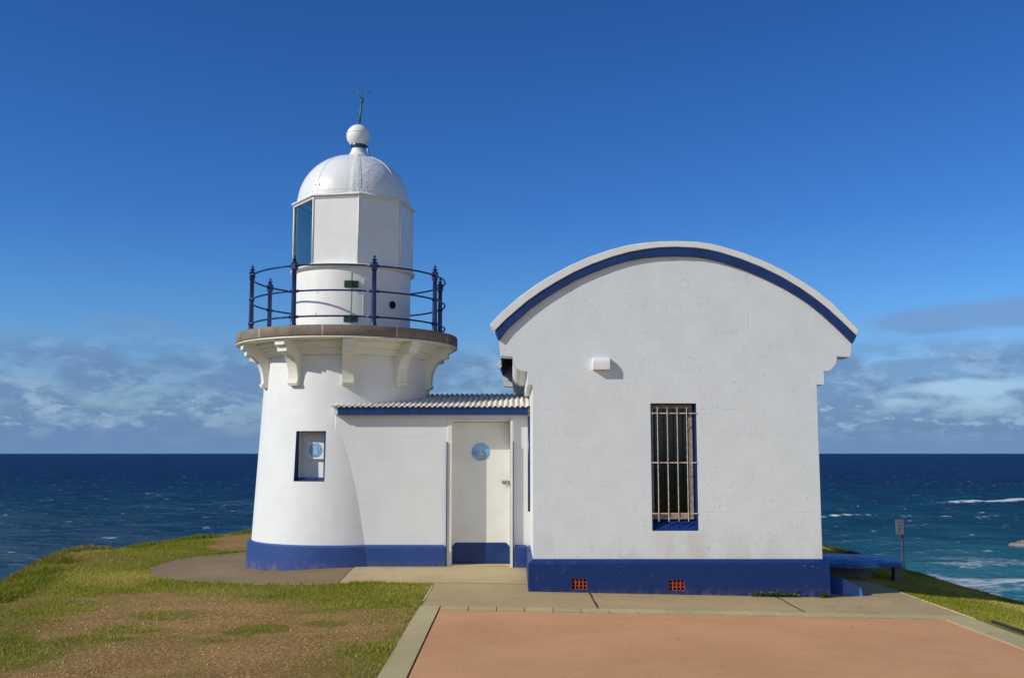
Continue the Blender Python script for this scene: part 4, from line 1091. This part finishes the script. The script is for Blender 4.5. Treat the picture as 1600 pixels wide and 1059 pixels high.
me.polygons.foreach_set('loop_start', np.arange(n*4, dtype=np.int32)*3); me.polygons.foreach_set('loop_total', np.full(n*4, 3, np.int32)); me.update()
tag(link('gravel', me, simple('gravel_stone', (.56, .35, .13), .9, var=.45, nscale=30)), 'loose brown gravel over the bare soil patch', 'gravel', kind='stuff')
x = RNG.uniform(-.7, 4.35, 900); y = RNG.uniform(6.5, 10.65, 900); k = (fbm(x, y, .9, 3, 500) > .52) & (np.abs(x) < y*.53); x, y = x[k], y[k]; bm = bmesh.new()
for xi, yi in zip(x, y):
    rr_ = random.uniform(.0025, .006); z0 = float(H(xi, yi))+.0045; a = random.uniform(0, 6)
    q = [bm.verts.new((xi+rr_*math.cos(a+t), yi+rr_*math.sin(a+t), z0)) for t in (0, 2.1, 4.2)]; tp = bm.verts.new((xi, yi, z0+rr_*.8))
    for i in range(3): bm.faces.new((q[i], q[(i+1) % 3], tp))
tag(finish('grit', bm, simple('dark_grit', (.10, .07, .05), .9)), 'scattered dark grit on the terracotta coloured plaza', 'grit', kind='stuff')
# weeds rooted along the plinth foot
leafm = simple('weed_leaf', (.10, .14, .02), .6, var=.4, nscale=50)
weeds = [(1185, .05, 'sparse low weed furthest left along the blue plinth foot'), (1203, .07, 'low spreading weed right of the sparse one at the plinth foot'),
         (1222, .05, 'thin weed at the middle of the plinth weed line'), (1236, .05, 'small flat weed beside the right hand path joint'),
         (1287, .085, 'bushy green weed at the right corner of the store plinth')]
for px, s, lab in weeds:
    Yw = PF-.03; x0 = P(px, 928, Yw)[0]; z0 = gz(x0, Yw)+.008; bm = bmesh.new(); rr = random.Random(px)
    spread = .10 if px < 1280 else .045
    for i in range(90):
        cx0, cy0 = x0+rr.gauss(0, spread*.6), Yw+rr.uniform(-.03, .02); hh = abs(rr.gauss(0, s*.5)); a = rr.uniform(0, 6.28); L = rr.uniform(.016, .036)
        d = Vector((math.cos(a), math.sin(a), rr.uniform(-.1, .7))).normalized(); sd_ = d.cross(Vector((0, 0, 1))).normalized()*L*.4
        b0 = Vector((cx0, cy0, z0+hh)); q = [b0, b0+d*L*.5+sd_, b0+d*L, b0+d*L*.5-sd_]; bm.faces.new([bm.verts.new(p_) for p_ in q])
        if i % 4 == 0: tube(bm, [(cx0, cy0, z0-.01), b0], .0012, 4)
    tag(finish('weed', bm, leafm, recalc=False), lab, 'weed', 'weeds along the foot of the store plinth')

# ------------------------------------------------------------------ sea
SZ = -30.0
ang = np.concatenate([np.linspace(-math.pi, -.62, 40)[:-1], np.linspace(-.62, .62, 760), np.linspace(.62, math.pi, 40)[1:]])
rad = np.concatenate([[4, 60, 120], np.geomspace(170, 2600, 430), np.geomspace(2750, 90000, 60)])
A_, R_ = np.meshgrid(ang, rad); sxx = (np.sin(A_)*R_).ravel(); syy = (np.cos(A_)*R_).ravel(); rr_ = R_.ravel()
zz = np.zeros_like(sxx); sp = rr_*.0064
for i in range(46):
    lam = float(np.exp(RNG.uniform(math.log(7), math.log(75)))); th = RNG.normal(-1.75, .42); k = 2*math.pi/lam
    ph = RNG.uniform(0, 6.28); amp = .0105*lam**.86*.55
    fade = np.clip((lam/(sp*3.0))-1, 0, 1)
    warp = (fbm(sxx, syy, 160, 2, 200+i)-.5)*4.0
    zz += fade*amp*np.sin(k*(sxx*math.cos(th)+syy*math.sin(th))+ph+warp)
zz = zz*np.clip(1.0-(rr_/2600)**2, 0, 1)
def breaker_h(x, y, x0, y0, x1, y1, h, wd):
    ex, ey = x1-x0, y1-y0; L = math.hypot(ex, ey); t = ((x-x0)*ex+(y-y0)*ey)/L**2; dn = (x-x0)*(-ey/L)+(y-y0)*ex/L
    dn = dn+(fbm(x, y, 34, 3, 61)-.5)*26
    return h*np.exp(-(dn/wd)**2)*sstep(t, -.15, .2)*(1-sstep(t, .85, 1.1))
BR = []
def seapt(px, py):
    x, y = G(px, py, SZ); return x, y
for (a, b_, h, wd) in (((1425, 790), (1640, 784), 2.0, 7), ((1270, 808), (1430, 804), 1.1, 5), ((1500, 868), (1640, 858), .9, 5), ((1440, 848), (1560, 845), .7, 4), ((190, 812), (245, 810), .6, 3)):
    p0 = seapt(*a); p1 = seapt(*b_); BR.append((p0, p1, h, wd)); zz += breaker_h(sxx, syy, *p0, *p1, h, wd)
na, nr_ = len(ang), len(rad)
sme = grid_mesh('sea', np.stack([sxx, syy, SZ+zz], 1), na, nr_)
# foam: where the breakers tip over and washing about inshore to the right
fo = np.zeros_like(sxx)
for i, (p0, p1, h, wd) in enumerate(BR):
    f_ = breaker_h(sxx, syy+ (2 if h > 1 else 1), *p0, *p1, 1.0, wd*.42)
    gaps = fbm(sxx, syy, 30, 4, 300+i); th0 = (.33, .52, .50, .50, .45)[i]
    fo = np.maximum(fo, f_*sstep(gaps, th0, th0+.12)*(1.0 if i < 2 else .6))
cx0, cy0 = seapt(1590, 905)
sh = np.exp(-(((sxx-cx0)/75)**2+((syy-cy0)/60)**2))
cx1, cy1 = seapt(1600, 870)
sh2 = np.exp(-(((sxx-cx1)/80)**2+((syy-cy1)/50)**2))
st1 = sstep(fbm(sxx*.35, syy, 9, 5, 401), .50, .66)
sh3 = np.exp(-(((sxx-cx0)/95)**2+((syy-(cy0-5))/38)**2)); fo = np.maximum(fo, sh3*(.10+.42*sstep(fbm(sxx*.25, syy, 14, 5, 403), .40, .62)))
fo = np.maximum(fo, sh*st1*.6); fo = np.maximum(fo, sh2*sstep(fbm(sxx*.3, syy, 13, 5, 402), .54, .66)*.42)
at = sme.attributes.new('foam', 'FLOAT', 'POINT'); at.data.foreach_set('value', np.clip(fo, 0, 1).astype(np.float32))
def sea_mat():
    m, n, b = mat('sea_water', .16, 0, .5)
    o = n.new('ShaderNodeNewGeometry').outputs['Position']; x, y, z = n.sep(o)
    foam = n.new('ShaderNodeAttribute', attribute_name='foam').outputs['Fac']
    deep = n.mix(n.ramp(n.noise(o, .012, 5, .6), .35, .65), (.0012, .018, .070), (.0020, .030, .105))
    # shallow teal inshore
    near = n.ramp(y, 230, 1300, 1, 0)
    teal = n.mix(n.ramp(n.noise(o, .03, 5, .6), .35, .65), (.0008, .044, .088), (.0022, .092, .138))
    c = n.mix(n.math('MULTIPLY', near, n.ramp(x, -140, 120, .65, 1)), deep, teal)
    turq = n.math('MULTIPLY', n.ramp(y, 215, 430, 1, 0), n.ramp(x, 30, 130))
    c = n.mix(n.math('MULTIPLY', turq, .9), c, (.026, .23, .29))
    c = n.mix(n.math('MULTIPLY', n.ramp(n.noise(n.scale(o, .5, 1, 1), .33, 7, .7), .44, .66), .32), c, (.002, .065, .135))
    crest = n.ramp(z, SZ+.2, SZ+1.6)
    c = n.mix(n.math('MULTIPLY', crest, n.math('MULTIPLY', near, .45)), c, (.012, .13, .15))
    chop = n.noise(n.scale(o, .45, 1, 1), .55, 6, .65)
    # whitecaps: short broken crests
    w1 = n.ramp(n.noise(n.scale(o, .6, 1.0, 1), .17, 3, .55), .645, .68)
    w2 = n.ramp(n.noise(n.scale(o, .6, 1.0, 1), .6, 4, .6), .50, .58)
    cap = n.math('MULTIPLY', n.math('MULTIPLY', w1, w2), .9)
    fbreak = n.ramp(n.math('ADD', foam, n.math('MULTIPLY', n.math('SUBTRACT', n.noise(n.scale(o, .5, 1, 1), .6, 6, .7), .5), 1.3)), .30, .72)
    fm = n.math('MAXIMUM', cap, n.math('MULTIPLY', fbreak, n.ramp(foam, .02, .2)))
    c = n.mix(fm, c, (.72, .76, .78))
    h = n.math('ADD', n.math('MULTIPLY', chop, 1.2), n.math('MULTIPLY', n.noise(n.scale(o, .5, 1, 1), 1.7, 5, .7), .6))
    h = n.math('ADD', h, n.math('MULTIPLY', n.noise(n.scale(o, .35, 1, 1), .13, 4, .6), 3.0))
    nb_ = n.bump(h, 1.0, 1.3)
    df = n.new('ShaderNodeBsdfDiffuse'); n.put(df.inputs[0], c); n.put(df.inputs['Normal'], nb_)
    gl = n.new('ShaderNodeBsdfGlossy'); gl.inputs['Roughness'].default_value = .28; gl.inputs[0].default_value = (.80, .95, 1, 1); n.put(gl.inputs['Normal'], nb_)
    mx = n.new('ShaderNodeMixShader'); n.put(mx.inputs[0], n.math('MULTIPLY', n.math('SUBTRACT', 1.0, fm), .09))
    n.l.new(df.outputs[0], mx.inputs[1]); n.l.new(gl.outputs[0], mx.inputs[2]); n.n.remove(b); n.l.new(mx.outputs[0], n.n['Material Output'].inputs[0])
    return m
tag(link('sea', sme, sea_mat(), smooth=True), kind='structure')
# wave-washed rock at the right
rx, ry = seapt(1592, 858)
bm = bmesh.new(); bmesh.ops.create_icosphere(bm, subdivisions=4, radius=1)
for v in bm.verts:
    p = v.co.copy(); nse = float(fbm(p.x*3+p.z, p.y*3+5, 1.1, 4, 71)); v.co = Vector((rx+8+p.x*11*(.7+.6*nse), ry+p.y*5, SZ-.4+p.z*6.5*(.5+nse)*(.55+.45*(p.x+1)/2)))
tag(finish('sea_rock', bm, simple('wet_brown_rock', (.22, .17, .13), .7, var=.4, nscale=1.2, bump=.6, bscale=3, bdist=.3), smooth=True), 'low brown rock awash among the waves at the right edge', 'rock')
